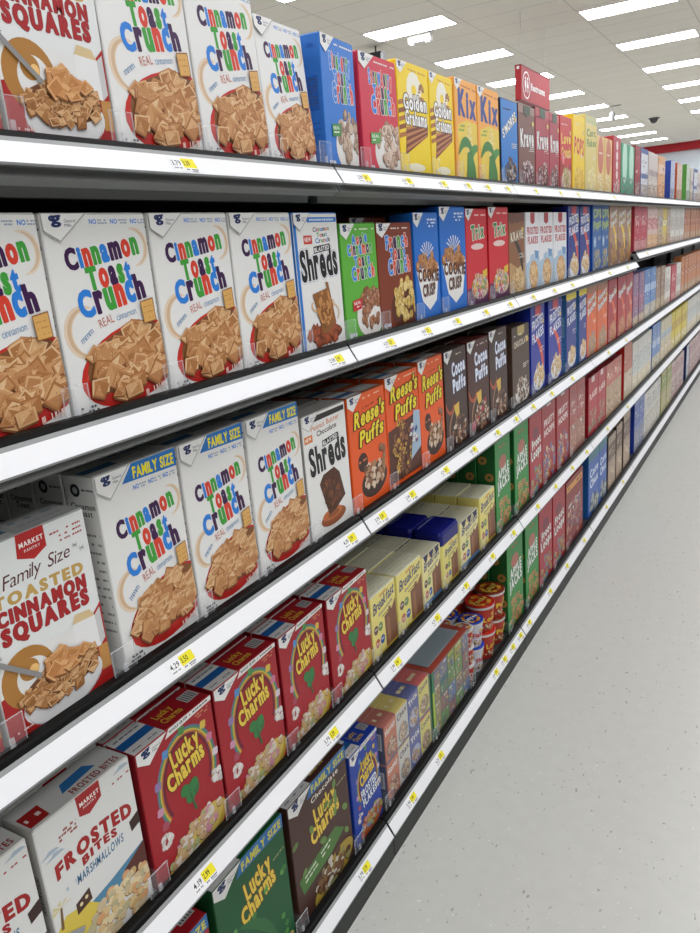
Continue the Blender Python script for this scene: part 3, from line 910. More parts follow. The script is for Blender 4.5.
# ------------------------------------------------------------------ package builder
def carton_mesh(name, w, h, d, base, front, side=None, sidecol=None, top=None, topcol=None, rough=0.40, seed=1):
    """A folded carton: origin at the foot of its front face, front towards +x, left panel towards -y."""
    mb = MB()
    e = 0.0018
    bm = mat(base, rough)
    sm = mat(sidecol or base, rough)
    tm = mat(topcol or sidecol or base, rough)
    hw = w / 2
    # rounded vertical edges, glued top flaps standing slightly proud
    prof = [(-e, -hw), (0, -hw + e), (0, hw - e), (-e, hw), (-d + e, hw), (-d, hw - e), (-d, -hw + e), (-d + e, -hw)]
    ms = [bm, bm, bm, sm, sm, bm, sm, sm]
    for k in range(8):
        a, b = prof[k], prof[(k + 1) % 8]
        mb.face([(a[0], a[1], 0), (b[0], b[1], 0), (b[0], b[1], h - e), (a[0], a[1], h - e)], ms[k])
    ins = [(x * (1 - 2 * e / d) - e, y * (1 - e / hw)) for x, y in prof]
    for k in range(8):
        j = (k + 1) % 8
        mb.face([(*prof[k], h - e), (*prof[j], h - e), (*ins[j], h), (*ins[k], h)], tm)
    mb.face([(*p, h) for p in ins], tm)
    mb.face([(*p, 0) for p in prof[::-1]], sm)
    mb.box(-d * 0.60, -d * 0.02, -hw + 0.002, hw - 0.002, h, h + 0.0008, tm)      # overlapping outer flap
    A = Art(w, h, seed)
    front(A)
    for pts, col, lay in A.p:
        x = lay * Art.STEP + 0.00004
        mb.face([(x, u - hw, v) for u, v in pts], mat(col, rough))
    if side:
        B = Art(d, h, seed + 5)
        side(B)
        for pts, col, lay in B.p:
            y = -hw - lay * Art.STEP - 0.00004
            mb.face([(u - d, y, v) for u, v in pts], mat(col, rough))
    if top:
        T = Art(w, d, seed + 9)
        top(T)
        for pts, col, lay in T.p:
            z = h + 0.00084 + lay * Art.STEP
            mb.face([(-v, u - hw, z) for u, v in pts], mat(col, rough))
    return mb.mesh(name)

# key: (width, height, depth, base colour, front print, side print, side colour, top print, top colour, category word, description)
W0 = '#E6E5E1'
SHELFNAME = {1: 'top', 2: 'second', 3: 'third', 4: 'fourth', 5: 'bottom'}
def blk(*rows):
    return lambda a: d_blocks(a, rows)
def bowl(*args, **kw):
    return lambda a: d_bowl(a, *args, **kw)
K = {}
def kind(key, w, h, base, front, desc, d=0.072, side=None, sidecol=None, top=None, topcol=None, name='cereal_box', cat='cereal box'):
    K[key] = dict(w=w, h=h, d=d, base=base, front=front, desc=desc, side=side, sidecol=sidecol, top=top, topcol=topcol, name=name, cat=cat, mesh=None)
kind('ctc', .205, .30, W0, d_ctc, 'white box with rainbow lettering and red bowl', side=side_gm, topcol='#C8C8C4')
kind('ctcfam', .192, .34, W0, lambda a: d_ctc(a, True), 'tall white rainbow-lettered box, blue FAMILY SIZE band', side=side_gm, top=top_gm('#2E5E86'), topcol='#BEBDB8')
kind('mk', .20, .30, '#E3E5E2', d_mk, 'white box with gold and red block lettering', side=side_info('#B8A8A4'), sidecol='#D8D6D0', top=top_gm('#3E6A7E'), topcol='#A9ACA8')
kind('shred', .188, .30, W0, lambda a: d_shreds(a, ('#B88048', '#8E5A2C')), 'white box with tall black lettering, blue edge', sidecol='#2878C8')
kind('shredpb', .195, .301, W0, lambda a: d_shreds(a, ('#7A4424', '#4E2812'), True), 'white box with black lettering over chocolate square', sidecol='#A8A49E')
kind('apple', .180, .276, '#5DAE3A', lambda a: d_flavtoast(a, ['Apple', 'Cinnamon', 'Toast', 'Crunch'], '', ['#8E5A3A', '#A8704A', '#B4846A', '#7E4A30'], '#C0282E'), 'green box with bowl of brown puffs')
kind('french', .205, .275, '#7E3318', lambda a: d_flavtoast(a, ['French', 'Toast', 'Crunch'], '', ['#D8BC6E', '#C9A650', '#E2CC8A', '#B8923E'], '#A84A28', bowl='#5A2410', edge='#7E5A1E', green=False), 'chestnut brown box with golden cereal')
kind('blueb', .188, .275, '#2F78CE', lambda a: d_flavtoast(a, ['Blueberry', 'Toast', 'Crunch'], '', ['#A68A74', '#BBA28C', '#8E7260', '#CDB8A4'], '#3F8A46'), 'bright blue box with bowl of tan puffs', side=side_info('#1E58A8'), sidecol='#2A6CBE')
kind('straw', .200, .270, '#D0344A', lambda a: d_flavtoast(a, ['Strawberry', 'Toast', 'Crunch'], '', ['#B89880', '#C9AE98', '#A07E66', '#D8C2B0'], '#5A9E52'), 'pinkish red box with bowl of tan puffs')
kind('gold', .185, .285, '#F2D21E', d_gold, 'bright yellow box, white lettering, brown cracker')
kind('kix', .185, .295, '#F0A848', d_kix, 'orange and yellow box with corn cob')
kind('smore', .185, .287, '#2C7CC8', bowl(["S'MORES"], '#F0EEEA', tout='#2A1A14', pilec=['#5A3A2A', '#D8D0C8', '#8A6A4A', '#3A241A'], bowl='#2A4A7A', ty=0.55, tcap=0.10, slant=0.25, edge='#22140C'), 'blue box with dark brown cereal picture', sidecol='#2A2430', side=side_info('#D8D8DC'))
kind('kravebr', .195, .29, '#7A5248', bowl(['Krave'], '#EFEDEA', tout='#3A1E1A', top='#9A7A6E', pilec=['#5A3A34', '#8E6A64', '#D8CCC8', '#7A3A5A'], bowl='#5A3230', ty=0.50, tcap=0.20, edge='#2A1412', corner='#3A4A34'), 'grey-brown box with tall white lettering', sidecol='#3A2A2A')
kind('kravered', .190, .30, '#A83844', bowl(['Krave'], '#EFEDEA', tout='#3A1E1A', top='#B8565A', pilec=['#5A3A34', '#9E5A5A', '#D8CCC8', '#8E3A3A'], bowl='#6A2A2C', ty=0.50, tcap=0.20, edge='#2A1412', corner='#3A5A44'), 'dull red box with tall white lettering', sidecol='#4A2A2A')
kind('love', .190, .307, '#C8302E', bowl(['Love', 'Crunch'], '#E8C848', pilec=['#C8A878', '#B08A5A', '#8A9A4A', '#D8C8A8'], bowl='#D8B890', ty=0.45, tcap=0.13, edge='#7A4A2A', ground='#A82A28', badge='#E07A80'), 'scarlet box with yellow lettering and granola')
kind('pops', .215, .332, '#F0CE28', bowl(['POPS'], '#C8283C', pilec=['#E8C048', '#D8A838', '#F0D878'], bowl='#E8B828', ty=0.52, tcap=0.20, edge='#B88A20', slant=-0.02, shape='round'), 'yellow box with red lettering')
kind('corn', .220, .355, '#DCCB7E', bowl(['Corn', 'Flakes'], '#6E8A44', pilec=['#E8D890', '#D8C070', '#F0E8B8'], bowl='#E0D09A', ty=0.60, tcap=0.09, edge='#B89A50', top='#BFC08A'), 'pale yellow-green tall box')
kind('honey', .185, .282, '#E2C07A', lambda a: (a.ell(0.5, 0.68, 0.36, 0.5, '#C8745A'), a.fine(0.3, 0.7, 0.7, 0.7, 0.03, '#E8D8C0', 3), a.pile(0.5, 0.2, 0.42, 0.3, ['#E8D8A0', '#D8BC70', '#F0E6C8'], 0.07, 40, 'round', edge='#B8924A')), 'sand coloured box with dull orange oval')
kind('redd', .190, .310, '#B84048', lambda a: [a.ell(0.5, v, 0.13, 0.13, '#E8DAD6') for v in (0.85, 0.68, 0.52, 0.36)] + [a.pile(0.5, 0.15, 0.4, 0.25, ['#D8CCC8', '#B89A90'], 0.07, 26, 'round', edge='#8A5A54')], 'dusty red box with column of white dots')
kind('minty', .195, .290, '#3E9E78', lambda a: (a.ell(0.5, 0.66, 0.34, 0.62, '#BFE2CE'), a.pile(0.5, 0.2, 0.42, 0.34, ['#6A7A6A', '#8A9A8A', '#4A6A5A'], 0.08, 34, 'round', edge='#2E5A48')), 'sea green box with pale oval')
kind('crimson', .17, .306, '#98303A', blk((0.0, 0.3, '#8A5A5A', '#C8B0A8'), (0.45, 0.8, '#A8404A', None)), 'crimson narrow box among pale ones')
kind('whiteblue', .20, .305, '#D8DAE0', blk((0.0, 0.28, '#A89A98', '#D8CCC4'), (0.4, 0.5, '#5A6EA0', None), (0.9, 1, '#4A5E98', None)), 'white box with navy side and stripe', sidecol='#2E4A8A', side=side_info())
kind('pale', .20, .30, '#D2C8C0', blk((0.0, 0.3, '#B09A8A', '#D8C8B8'), (0.5, 0.62, '#B8A8A8', '#8A7A88')), 'pale pinkish-grey box')
kind('amber', .20, .30, '#DDA878', blk((0.0, 0.34, '#C88A5A', '#E8D0A8'), (0.6, 0.82, '#E8C8B0', None)), 'pale orange box with white patch', sidecol='#C8703A')
kind('cream', .20, .27, '#E2CC98', blk((0.0, 0.4, '#D0B070', '#E8DCB8'), (0.7, 0.8, '#B89058', None)), 'cream yellow short box', sidecol='#C8B078')
kind('royal', .20, .30, '#B8C0D8', blk((0, 0.3, '#8A90A8', '#C8C8D0'),), 'pale box with royal blue side', sidecol='#2A48A0', topcol='#2A48A0')
kind('rust', .20, .298, '#D8C0B0', blk((0, 0.3, '#B88A70', '#D8C8B8'),), 'pale box with rust orange side', sidecol='#B8501E', topcol='#B8501E')
kind('leaf', .20, .32, '#C8D2C0', blk((0, 0.3, '#8A9A80', '#C8D0B8'),), 'pale box with leaf green side', sidecol='#4E8A38', topcol='#4E8A38')
kind('crisp', .205, .31, '#1F6CC4', d_crisp, 'blue box with white bowl of round cookies')
kind('trix', .205, .312, '#CC2430', d_trix, 'red box with green lettering and colourful puffs', sidecol='#B8202A')
kind('bronze', .192, .298, '#8A5A38', bowl(['KRAVE'], '#E8DCC8', tout='#2A1A10', pilec=['#C8A068', '#B0824A', '#E0C898'], bowl='#D8B888', ty=0.66, tcap=0.10, slant=0.04, edge='#5A3A1C', ground='#B89060', swoosh='#2A1C14', top='#6A4028'), 'bronze box with dark curved swoosh')
def d_mpff(a):
    a.poly([(0.34, 1), (0.34, 0.88), (0.5, 0.85), (0.66, 0.88), (0.66, 1)], '#A82A30')
    a.text('FROSTED', 0.08, 0.73, 0.94, 0.73, 0.085, '#B0282E', bold=0.06, gap=0.1)
    a.text('FLAKES', 0.12, 0.61, 0.90, 0.61, 0.085, '#B0282E', bold=0.06, gap=0.1)
    a.poly([(0, 0), (1, 0), (1, 0.44), (0.62, 0.42), (0.58, 0.48), (0.30, 0.46), (0.28, 0.40), (0, 0.36)], '#A8C0D4')
    a.poly([(0.62, 0.52), (0.95, 0.50), (0.9, 0.40), (0.66, 0.42)], '#6A94BE')
    a.ell(0.55, 0.20, 0.34, 0.30, '#C89868')
    a.pile(0.55, 0.2, 0.28, 0.24, ['#E0BE8A', '#D0A468', '#EAD2A8'], 0.07, 34, 'round', edge='#9A6A3A')
kind('mpff', .195, .300, '#E2E2E4', d_mpff, 'white box with red lettering over pale blue')
ff = dict(pilec=['#D8B478', '#C89C5A', '#E8CC98'], bowl='#E4E6EA', edge='#8A6030')
kind('navyff', .215, .328, '#1C2E80', bowl(['FROSTED', 'FLAKES'], '#E8ECF4', ty=0.60, tcap=0.10, slant=0.06, swoosh='#D84A2A', corner='#B8283A', **ff), 'navy box with slanted white lettering')
kind('navyff3', .215, .365, '#20309A', bowl(['FROSTED', 'FLAKES'], '#E8ECF4', ty=0.58, tcap=0.10, slant=0.08, swoosh='#D8482A', corner='#C83A4A', **ff), 'tall navy box with orange swoosh')
kind('navygold', .190, .375, '#223488', bowl(['FROSTED', 'FLAKES'], '#E8ECF4', ty=0.58, tcap=0.09, slant=0.06, top='#E8D21E', **ff), 'navy box with yellow top band', sidecol='#3E74A8', side=side_info('#7AA8C0'))
kind('bluemix', .215, .350, '#2E5E9E', bowl(['Corn', 'Pops'], '#B8C848', pilec=['#8A8A6A', '#B89A5A', '#6A8AB0', '#C8B07A'], bowl='#3A5A8A', ty=0.60, tcap=0.12, slant=0.06, edge='#2A3A5A', badge='#A8C0D8'), 'mid blue box with lime lettering', sidecol='#2050A8')
kind('smacks', .225, .350, '#A8846A', bowl(['Honey', 'Smacks'], '#E8E2D8', tout='#5A3A2A', pilec=['#C89A48', '#B8863A', '#8A5A3A'], bowl='#8A5A34', ty=0.62, tcap=0.09, slant=0.10, edge='#5A3A1A', swoosh='#ECC818', ground='#7A5A54'), 'brown box with broad golden yellow stripe', sidecol='#D8A828')
kind('redfar', .220, .300, '#B83A4A', blk((0.0, 0.24, '#C87A7A', '#E0B8B0'), (0.55, 0.85, '#C04A58', '#E8D0D0')), 'rosy red box with pale script')
kind('pinkfar', .205, .300, '#D8B8B0', blk((0.0, 0.34, '#D8A878', '#E8C8A0'), (0.45, 0.7, '#C87A78', '#E8D8D0')), 'pinkish white box with peach foot')
kind('tanfar', .205, .300, '#C0A890', blk((0.0, 0.3, '#B08A6A', '#D8C0A0'), (0.5, 0.75, '#A89890', '#D8D0C8')), 'beige box with grey middle')
kind('yellowfar', .205, .305, '#D8C050', blk((0.0, 0.3, '#C8A860', '#E8D8A0'), (0.5, 0.62, '#E8E0B0', None)), 'mustard yellow box')
kind('whitefar', .205, .300, '#D8D4CC', blk((0.0, 0.18, '#C0A898', '#E0D0C0'), (0.35, 0.7, '#C8C0B8', '#8A807A')), 'off-white box with grey-brown marks')
kind('orangefar', .210, .300, '#B87A54', blk((0.0, 0.25, '#B89070', '#D8B898'), (0.45, 0.7, '#A8603E', '#D8A888')), 'burnt orange box')
kind('reese', .200, .310, '#E5591C', d_reese, 'orange box with yellow script lettering', side=side_info('#C84A14'), top=top_gm('#2E5E86'), topcol='#9A4A20')
kind('reesechoc', .205, .315, '#E5591C', lambda a: d_reese(a, True), 'orange box with dark brown lower half', top=top_gm('#2E5E86'), topcol='#9A4A20')
kind('cocoa', .196, .320, '#3E2620', d_cocoa, 'dark brown box with white puffy lettering', topcol='#4A3A34')
kind('cocoared', .200, .322, '#4A2620', lambda a: d_cocoa(a, 1), 'dark brown box with red banner', topcol='#6A2A24')
kind('choc', .215, .312, '#4E3A2E', bowl(['CHOCOLATE'], '#D8C8B0', pilec=['#6A4A34', '#8A6A4E', '#D8D0C4', '#4A3024'], bowl='#D8D4CC', ty=0.74, tcap=0.07, slant=0.03, edge='#22140C', corner='#B8A060'), 'dark taupe box with cream lettering')
kind('tango', .225, .366, '#D8622E', bowl(['Honey', 'Bunches'], '#EDE6DE', tout='#5A5A78', pilec=['#C8A878', '#B08A60', '#8A8AA0'], bowl='#B88A6A', ty=0.60, tcap=0.09, slant=0.12, edge='#7A4A2A', top='#A86A4A', swoosh='#E8681E'), 'tangerine box with white slanted lettering', sidecol='#E0581C')
kind('brick', .235, .362, '#A8262E', bowl(['Special'], '#EDE6E4', tout='#5A5A78', pilec=['#C8A080', '#B0825A', '#D8622E'], bowl='#C07A5A', ty=0.66, tcap=0.11, slant=0.12, edge='#6A3A2A', swoosh='#D8622E'), 'brick red box with white slanted lettering', sidecol='#98141E')
kind('mauve', .215, .342, '#8E6A8A', blk((0, 0.2, '#B8A08A', '#D8C8B0'), (0.35, 0.6, '#9A5A7A', '#B88AA8')), 'mauve box with pale foot')
kind('skyfar', .225, .344, '#5E86BE', blk((0, 0.3, '#B8B0A0', '#D8D0C0'), (0.55, 0.7, '#A8C0E0', None)), 'sky blue box with cream foot')
kind('brownfar', .215, .326, '#9A7E6A', blk((0, 0.3, '#B09878', '#D8C8A8'), (0.5, 0.75, '#8A6A5A', '#C8B8B0')), 'brownish grey box')
kind('orangefar3', .215, .340, '#C07848', blk((0, 0.25, '#B89070', '#E0C8A8'), (0.5, 0.7, '#B0643A', '#E0B090')), 'terracotta box')
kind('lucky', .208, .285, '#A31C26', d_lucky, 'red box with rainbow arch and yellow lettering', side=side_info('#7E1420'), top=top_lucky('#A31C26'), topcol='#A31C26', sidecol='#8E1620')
kind('luckyfam', .250, .355, '#14562E', lambda a: d_lucky(a, fam=True, base='#14562E'), 'large dark green box with blue FAMILY SIZE band', top=top_lucky('#14562E'), topcol='#14562E', d=0.08)
kind('luckychoc', .270, .340, '#4A2E26', lambda a: d_lucky(a, choc=True), 'dark brown clover box with blue FAMILY SIZE band', top=top_lucky('#4A2E26'), topcol='#4A2E26', d=0.08)
kind('luckyblue', .160, .285, '#1E3FA0', lambda a: d_lucky(a, blue=True), 'royal blue box with yellow lettering and bowl', side=side_info(), top=top_lucky('#1E3FA0'), topcol='#1E3FA0')
kind('luckyredfam', .250, .325, '#A31C26', lambda a: d_lucky(a, fam=True), 'red box with blue band, mostly hidden', top=top_lucky('#A31C26'), topcol='#A31C26', d=0.08)
kind('frost', .203, .295, '#E0E0DC', d_frosted, 'white box with arched red lettering, blue sea', sidecol='#C9C7C0', side=side_info('#A8A49E'), top=top_frosted, topcol='#CFCEC8')
JY = '#E2D888'
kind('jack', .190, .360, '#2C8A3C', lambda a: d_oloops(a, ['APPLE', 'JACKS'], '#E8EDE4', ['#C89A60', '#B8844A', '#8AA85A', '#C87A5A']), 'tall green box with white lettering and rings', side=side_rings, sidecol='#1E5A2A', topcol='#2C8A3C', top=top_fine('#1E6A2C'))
kind('loopred', .190, .366, '#A82834', lambda a: d_oloops(a, ['Froot', 'Loops'], '#ECE6E0', ['#C8A060', '#A85A7A', '#6A8AB8', '#C8683A', '#7AA05A'], '#7A3040'), 'tall red box with white lettering and rings', topcol='#8E1E28')
kind('fruit', .225, .372, '#A02A30', lambda a: (a.poly([(0.35, 1), (0.35, 0.93), (0.65, 0.93), (0.65, 1)], '#D8C8C8'), a.text('FRUITY', 0.15, 0.70, 0.9, 0.72, 0.075, '#E8DCD8', bold=0.05), a.text('HOOPS', 0.15, 0.58, 0.9, 0.60, 0.075, '#E8DCD8', bold=0.05), a.pile(0.5, 0.24, 0.45, 0.36, ['#C8A060', '#A85A7A', '#6A7AA8', '#C8683A', '#D8C0A0'], 0.08, 46, 'loop', edge='#5A2A2A')), 'dark red box with white two-line lettering', topcol='#7E1820')
kind('rosy', .165, .356, '#A84A48', blk((0.02, 0.45, '#A87868', '#D8A890'), (0.5, 0.85, '#A85A58', '#D8C0B8')), 'faded red box with mixed pieces', topcol='#8A2A2C')
kind('carmine', .215, .325, '#B02C38', lambda a: (a.poly([(0.3, 1), (0.3, 0.90), (0.62, 0.90), (0.62, 1)], '#E0CCC8'), a.text('FLAKES', 0.12, 0.62, 0.9, 0.66, 0.09, '#E8D8D0', bold=0.05), a.pile(0.5, 0.2, 0.42, 0.4, ['#8A8A6A', '#B89A7A', '#6A7A5A'], 0.08, 30, 'round', edge='#5A3A30')), 'carmine box on short front row', sidecol='#8E1420', topcol='#8E1420')
kind('coral', .215, .320, '#C06A5A', blk((0.0, 0.6, '#B8987A', '#D8C0A0'), (0.65, 0.9, '#C07060', '#E8D0C8')), 'coral box with tan lower half', sidecol='#B02C30', topcol='#8E1420')
kind('postred', .27, .354, '#B8705E', blk((0.0, 0.5, '#C8B8A0', '#E0D8C8'),), 'pale red box with bright red side', sidecol='#B8201E', topcol='#B8201E')
kind('cheer', .195, .330, '#D2D0C8', blk((0.0, 0.3, '#D8CCB0', '#F0E8D0'), (0.35, 0.75, '#C8CCC8', '#A8B8B8')), 'chalk white box with faint marks')
kind('azure', .20, .345, '#6A8CC0', blk((0.0, 0.3, '#C0B8A0', '#E0D8C0'), (0.5, 0.65, '#A8BCD8', None)), 'azure box with cream foot', sidecol='#2858A8')
kind('ecru', .21, .330, '#CCC4A8', blk((0.0, 0.4, '#D0C0A0', '#E8E0C8'), (0.55, 0.7, '#A8B8C0', None)), 'ecru box with pale blue stripe')
kind('lemon', .21, .330, '#D8C43E', blk((0.0, 0.3, '#D8C888', '#F0E8C0'), (0.5, 0.75, '#C8A838', '#A88A30')), 'lemon yellow box with pale foot')
kind('cobalt', .225, .372, '#3A62B0', lambda a: (a.text('Corn', 0.15, 0.60, 0.9, 0.64, 0.12, '#D8E4F0', bold=0.05), a.text('Chex', 0.15, 0.44, 0.9, 0.48, 0.12, '#D8E4F0', bold=0.05), a.rect(0, 0.86, 1, 1, '#3E7A8A'), a.pile(0.55, 0.15, 0.4, 0.28, ['#A8B0A8', '#8A9AA8', '#C8C0A0'], 0.08, 34, edge='#2A4A7A')), 'steel blue box with pale lettering', sidecol='#1E5A9A', topcol='#3E7A9A')
kind('umber', .20, .345, '#A89480', blk((0.0, 0.45, '#B8A088', '#D8C8B0'), (0.55, 0.85, '#6A5040', '#B8A898')), 'taupe box with dark brown side', sidecol='#3A2A20', topcol='#7A6A58')
kind('indigo', .205, .375, '#7684B0', blk((0.0, 0.4, '#8A90A8', '#B8C0D0'), (0.5, 0.9, '#5A70B0', '#A8B4D8')), 'dusty indigo box', sidecol='#1E3A9A', topcol='#2A4A8A')
kind('snow', .205, .345, '#DAD8D2', blk((0.0, 0.5, '#C8C4B8', '#E8E4D8'), (0.55, 0.85, '#CDCBC5', '#9AA0A0')), 'greyish white box on low shelf', topcol='#C8C4BC')
kind('olive', .205, .365, '#A8A468', blk((0.0, 0.5, '#B8B080', '#D8D0A8'), (0.6, 0.9, '#8E9A50', '#D0D0B0')), 'olive and cream box', topcol='#5A3A2A')
kind('blush', .205, .340, '#C8B4B0', blk((0.0, 0.5, '#B89A98', '#D8CCC8'), (0.6, 0.9, '#C0A0A0', '#A85A5A')), 'blush grey box')
kind('inkside', .20, .345, '#B8BCC8', blk((0, 0.4, '#A0A0A8', '#D0D0D4'),), 'light grey box with ink blue side', sidecol='#1A2E6A')
BY = '#E4D67C'
kind('bfast', .160, .190, BY, d_breakfast, 'pale yellow drink mix carton with blue script', side=side_code, top=top_fine('#B8B498'), topcol='#C9C7AC', d=0.085, name='drink_mix_carton', cat='carton')
kind('bpack', .172, .185, '#E6DC9A', lambda a: d_breakfast(a, True), 'cream bottle carrier with navy zigzag top', top=top_fine('#B8B498'), topcol='#BFBBA0', d=0.10, name='bottle_carton', cat='carton')
kind('bigred', .300, .355, '#8E3430', lambda a: (a.rect(0.05, 0.84, 0.95, 0.93, '#E0A048'), a.fine(0.12, 0.87, 0.88, 0.87, 0.03, '#8A3A20', 6), a.text('Trix', 0.15, 0.48, 0.85, 0.56, 0.14, '#D8D0CC', bold=0.04, out='#5A4A50'), a.pile(0.5, 0.3, 0.45, 0.42, ['#A85A50', '#8A4A5A', '#C8A080', '#7A6A7A'], 0.07, 60, 'round', edge='#5A2422')), 'large dull red box with orange top band', topcol='#9A2820')

def get_mesh(key):
    k = K[key]
    if k['mesh'] is None:
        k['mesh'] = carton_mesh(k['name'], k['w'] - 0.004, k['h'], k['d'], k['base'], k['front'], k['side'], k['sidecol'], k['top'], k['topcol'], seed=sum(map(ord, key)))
    return k['mesh']

ORD = ['first', 'second', 'third', 'fourth', 'fifth', 'sixth', 'seventh', 'eighth', 'ninth', 'tenth', 'eleventh', 'twelfth', 'thirteenth', 'fourteenth', 'fifteenth', 'sixteenth']
FRONT_X = -0.05
ZS = {1: 1.832, 2: 1.443, 3: 1.014, 4: 0.577, 5: 0.105}     # shelf heights
S2_STEP = 5.18                                              # the second shelf is one notch higher beyond here
def shelf_z(row, y):
    return ZS[row] + (0.05 if row == 2 and y > S2_STEP - 0.02 else 0)

# ------------------------------------------------------------------ the room
CEIL = 4.49
WALL_Y = 32.65
m_wall = mat('#DADBDC', 0.8, tag='paint')
mb = MB(); mb.face([(-24, -14, 0), (18, -14, 0), (18, WALL_Y, 0), (-24, WALL_Y, 0)], floor_mat())
mb.build('floor', kind='structure')
mb = MB(); mb.face([(-24, -14, CEIL), (-24, WALL_Y, CEIL), (18, WALL_Y, CEIL), (18, -14, CEIL)], ceiling_mat())
mb.build('ceiling', kind='structure')
mb = MB(); mb.box(-24, 18, WALL_Y, WALL_Y + 0.2, 0, CEIL, mat('#CFD8DE', 0.8, tag='paint')); mb.build('wall_back', kind='structure')
mb = MB(); mb.box(-24, 18, -14.2, -14, 0, CEIL, m_wall); mb.build('wall_front', kind='structure')
mb = MB(); mb.box(-24.2, -24, -14, WALL_Y, 0, CEIL, m_wall); mb.build('wall_left', kind='structure')
mb = MB(); mb.box(18, 18.2, -14, WALL_Y, 0, CEIL, m_wall); mb.build('wall_right', kind='structure')
mb = MB(); mb.box(-24, 18, WALL_Y - 0.25, WALL_Y - 0.002, 4.21, CEIL - 0.002, mat('#A8202A', 0.6, tag='paint')); mb.build('trim_1', kind='structure')

# recessed light panels: frame and glowing lens
fr = MB(); lw, ll = 1.2, 0.56
fm = mat('#E4E3DF', 0.5, tag='metal')
for x0, x1, y0, y1 in ((0, lw, 0, 0.02), (0, lw, ll - 0.02, ll), (0, 0.02, 0.02, ll - 0.02), (lw - 0.02, lw, 0.02, ll - 0.02)):
    fr.box(x0, x1, y0, y1, -0.006, 0.0, fm)
fr_me = fr.mesh('frame')
df = MB()
df.face([(0.02, 0.02, -0.004), (0.02, ll - 0.02, -0.004), (lw - 0.02, ll - 0.02, -0.004), (lw - 0.02, 0.02, -0.004)], mat('#F5F7FF', 0.5, tag='lens', emit=LAMP_POWER))
df_me = df.mesh('diffuser')
LCOLS = [(-12.4, 10.28, 'far left'), (-9.8, 11.55, ''), (-7.17, 10.28, ''), (-4.56, 10.28, 'a'), (-1.95, 11.60, 'b'), (0.66, 10.28, ''), (3.27, 11.60, ''), (5.9, 10.28, '')]
COLNAME = ['farthest column beyond the shelves', 'second column beyond the shelves', 'first column beyond the shelves',
           'column left of the sign', 'column right of the sign', 'column above the aisle', 'second column past the aisle', 'third column past the aisle']
ORD2 = ORD + ['seventeenth', 'eighteenth']
proto = None
for ci, (x0, ys, _) in enumerate(LCOLS):
    n0 = -7
    for j, k in enumerate(range(n0, 10)):
        y = ys + 2.44 * k
        if y > WALL_Y - 0.9 or y < -6.5:
            continue
        if ci in (0, 1, 7) and k % 2:
            continue
        loc = (x0, y, CEIL - 0.001)
        if proto is None:
            proto = empty('ceiling_light', loc, None, 'ceiling light', 'recessed ceiling lights')
            place(fr_me, 'frame', proto); place(df_me, 'diffuser', proto)
            t = proto
        else:
            t = copy_tree(proto, loc)
        k0 = 0 if ci == 4 else -1
        if k >= k0:
            t['label'] = 'glowing white ceiling panel, %s nearest of the %s' % (ORD2[k - k0], COLNAME[ci])
        else:
            t['label'] = 'ceiling panel overhead or behind, %s out of view, %s' % (ORD2[k0 - k - 1], COLNAME[ci])

# ------------------------------------------------------------------ shelving bays
PITCH, Y_START, NB = 1.22, -0.92, 14
m_white = mat('#F2F2F2', 0.35, tag='plastic', spec=0.5)
m_grey = mat('#787A78', 0.5, tag='metal')
m_dark = mat('#565856', 0.55, tag='metal')
m_black = mat('#0C0C0B', 0.5, tag='plastic', spec=0.15)
m_kick = mat('#2C2F2B', 0.5, tag='metal')
m_clear = mat('#F4F6F8', 0.08, tag='clear', alpha=0.05, spec=0.6)
m_edge = mat('#E8ECEE', 0.15, tag='clear', alpha=0.30, spec=0.6)
DEPTH = 0.50
SEAM_EXTRA = 0.002

def tag_mesh(a_price, b_price):
    """Paper price label in the strip's own plane: x right, y up, drawn from a dark number, a yellow field and fine lines."""
    A = Art(0.062, 0.027, 3)
    A.rect(0, 0.0, 1, 1, '#F4F4F2')
    A.text(a_price, 0.06, 0.46, 0.40, 0.46, 0.34, '#33343A', bold=0.02)
    A.fine(0.06, 0.22, 0.36, 0.22, 0.10, '#8A8A90', 5)
    A.rect(0.46, 0.30, 0.98, 1, '#F2E52A')
    A.text(b_price, 0.50, 0.48, 0.76, 0.48, 0.34, '#3A3A20', bold=0.02)
    A.fine(0.50, 0.14, 0.96, 0.14, 0.09, '#6A6A70', 9)
    A.fine(0.50, 0.02, 0.92, 0.02, 0.08, '#9A9A9E', 9)
    return A
TAGS = {1: [0.985, 1.60, 1.83, 2.06, 2.25, 2.42, 2.62, 2.95, 3.3, 3.6, 3.95, 4.4],
        2: [1.41, 1.67, 1.90, 2.12, 2.37, 2.62, 2.9, 3.2, 3.5, 3.9, 4.3, 4.8, 5.5],
        3: [0.81, 1.40, 1.56, 1.74, 1.98, 2.22, 2.45, 2.66, 2.88, 3.15, 3.5, 3.9, 4.3, 4.8],
        4: [0.78, 1.24, 1.585, 1.86, 2.10, 2.36, 2.60, 2.92, 3.2, 3.5, 3.8, 4.3, 4.9],
        5: [1.33, 1.62, 1.83, 2.36, 2.46, 2.56, 2.66, 2.78, 3.1, 3.4, 3.75, 4.3, 4.8]}
PRICES = [('4.19', '2.99'), ('3.79', '3.39'), ('2.99', '2.49'), ('4.29', '3.50')]
TAG_ART = [tag_mesh(*p) for p in PRICES]
BAYS, SHELVES = [], {}
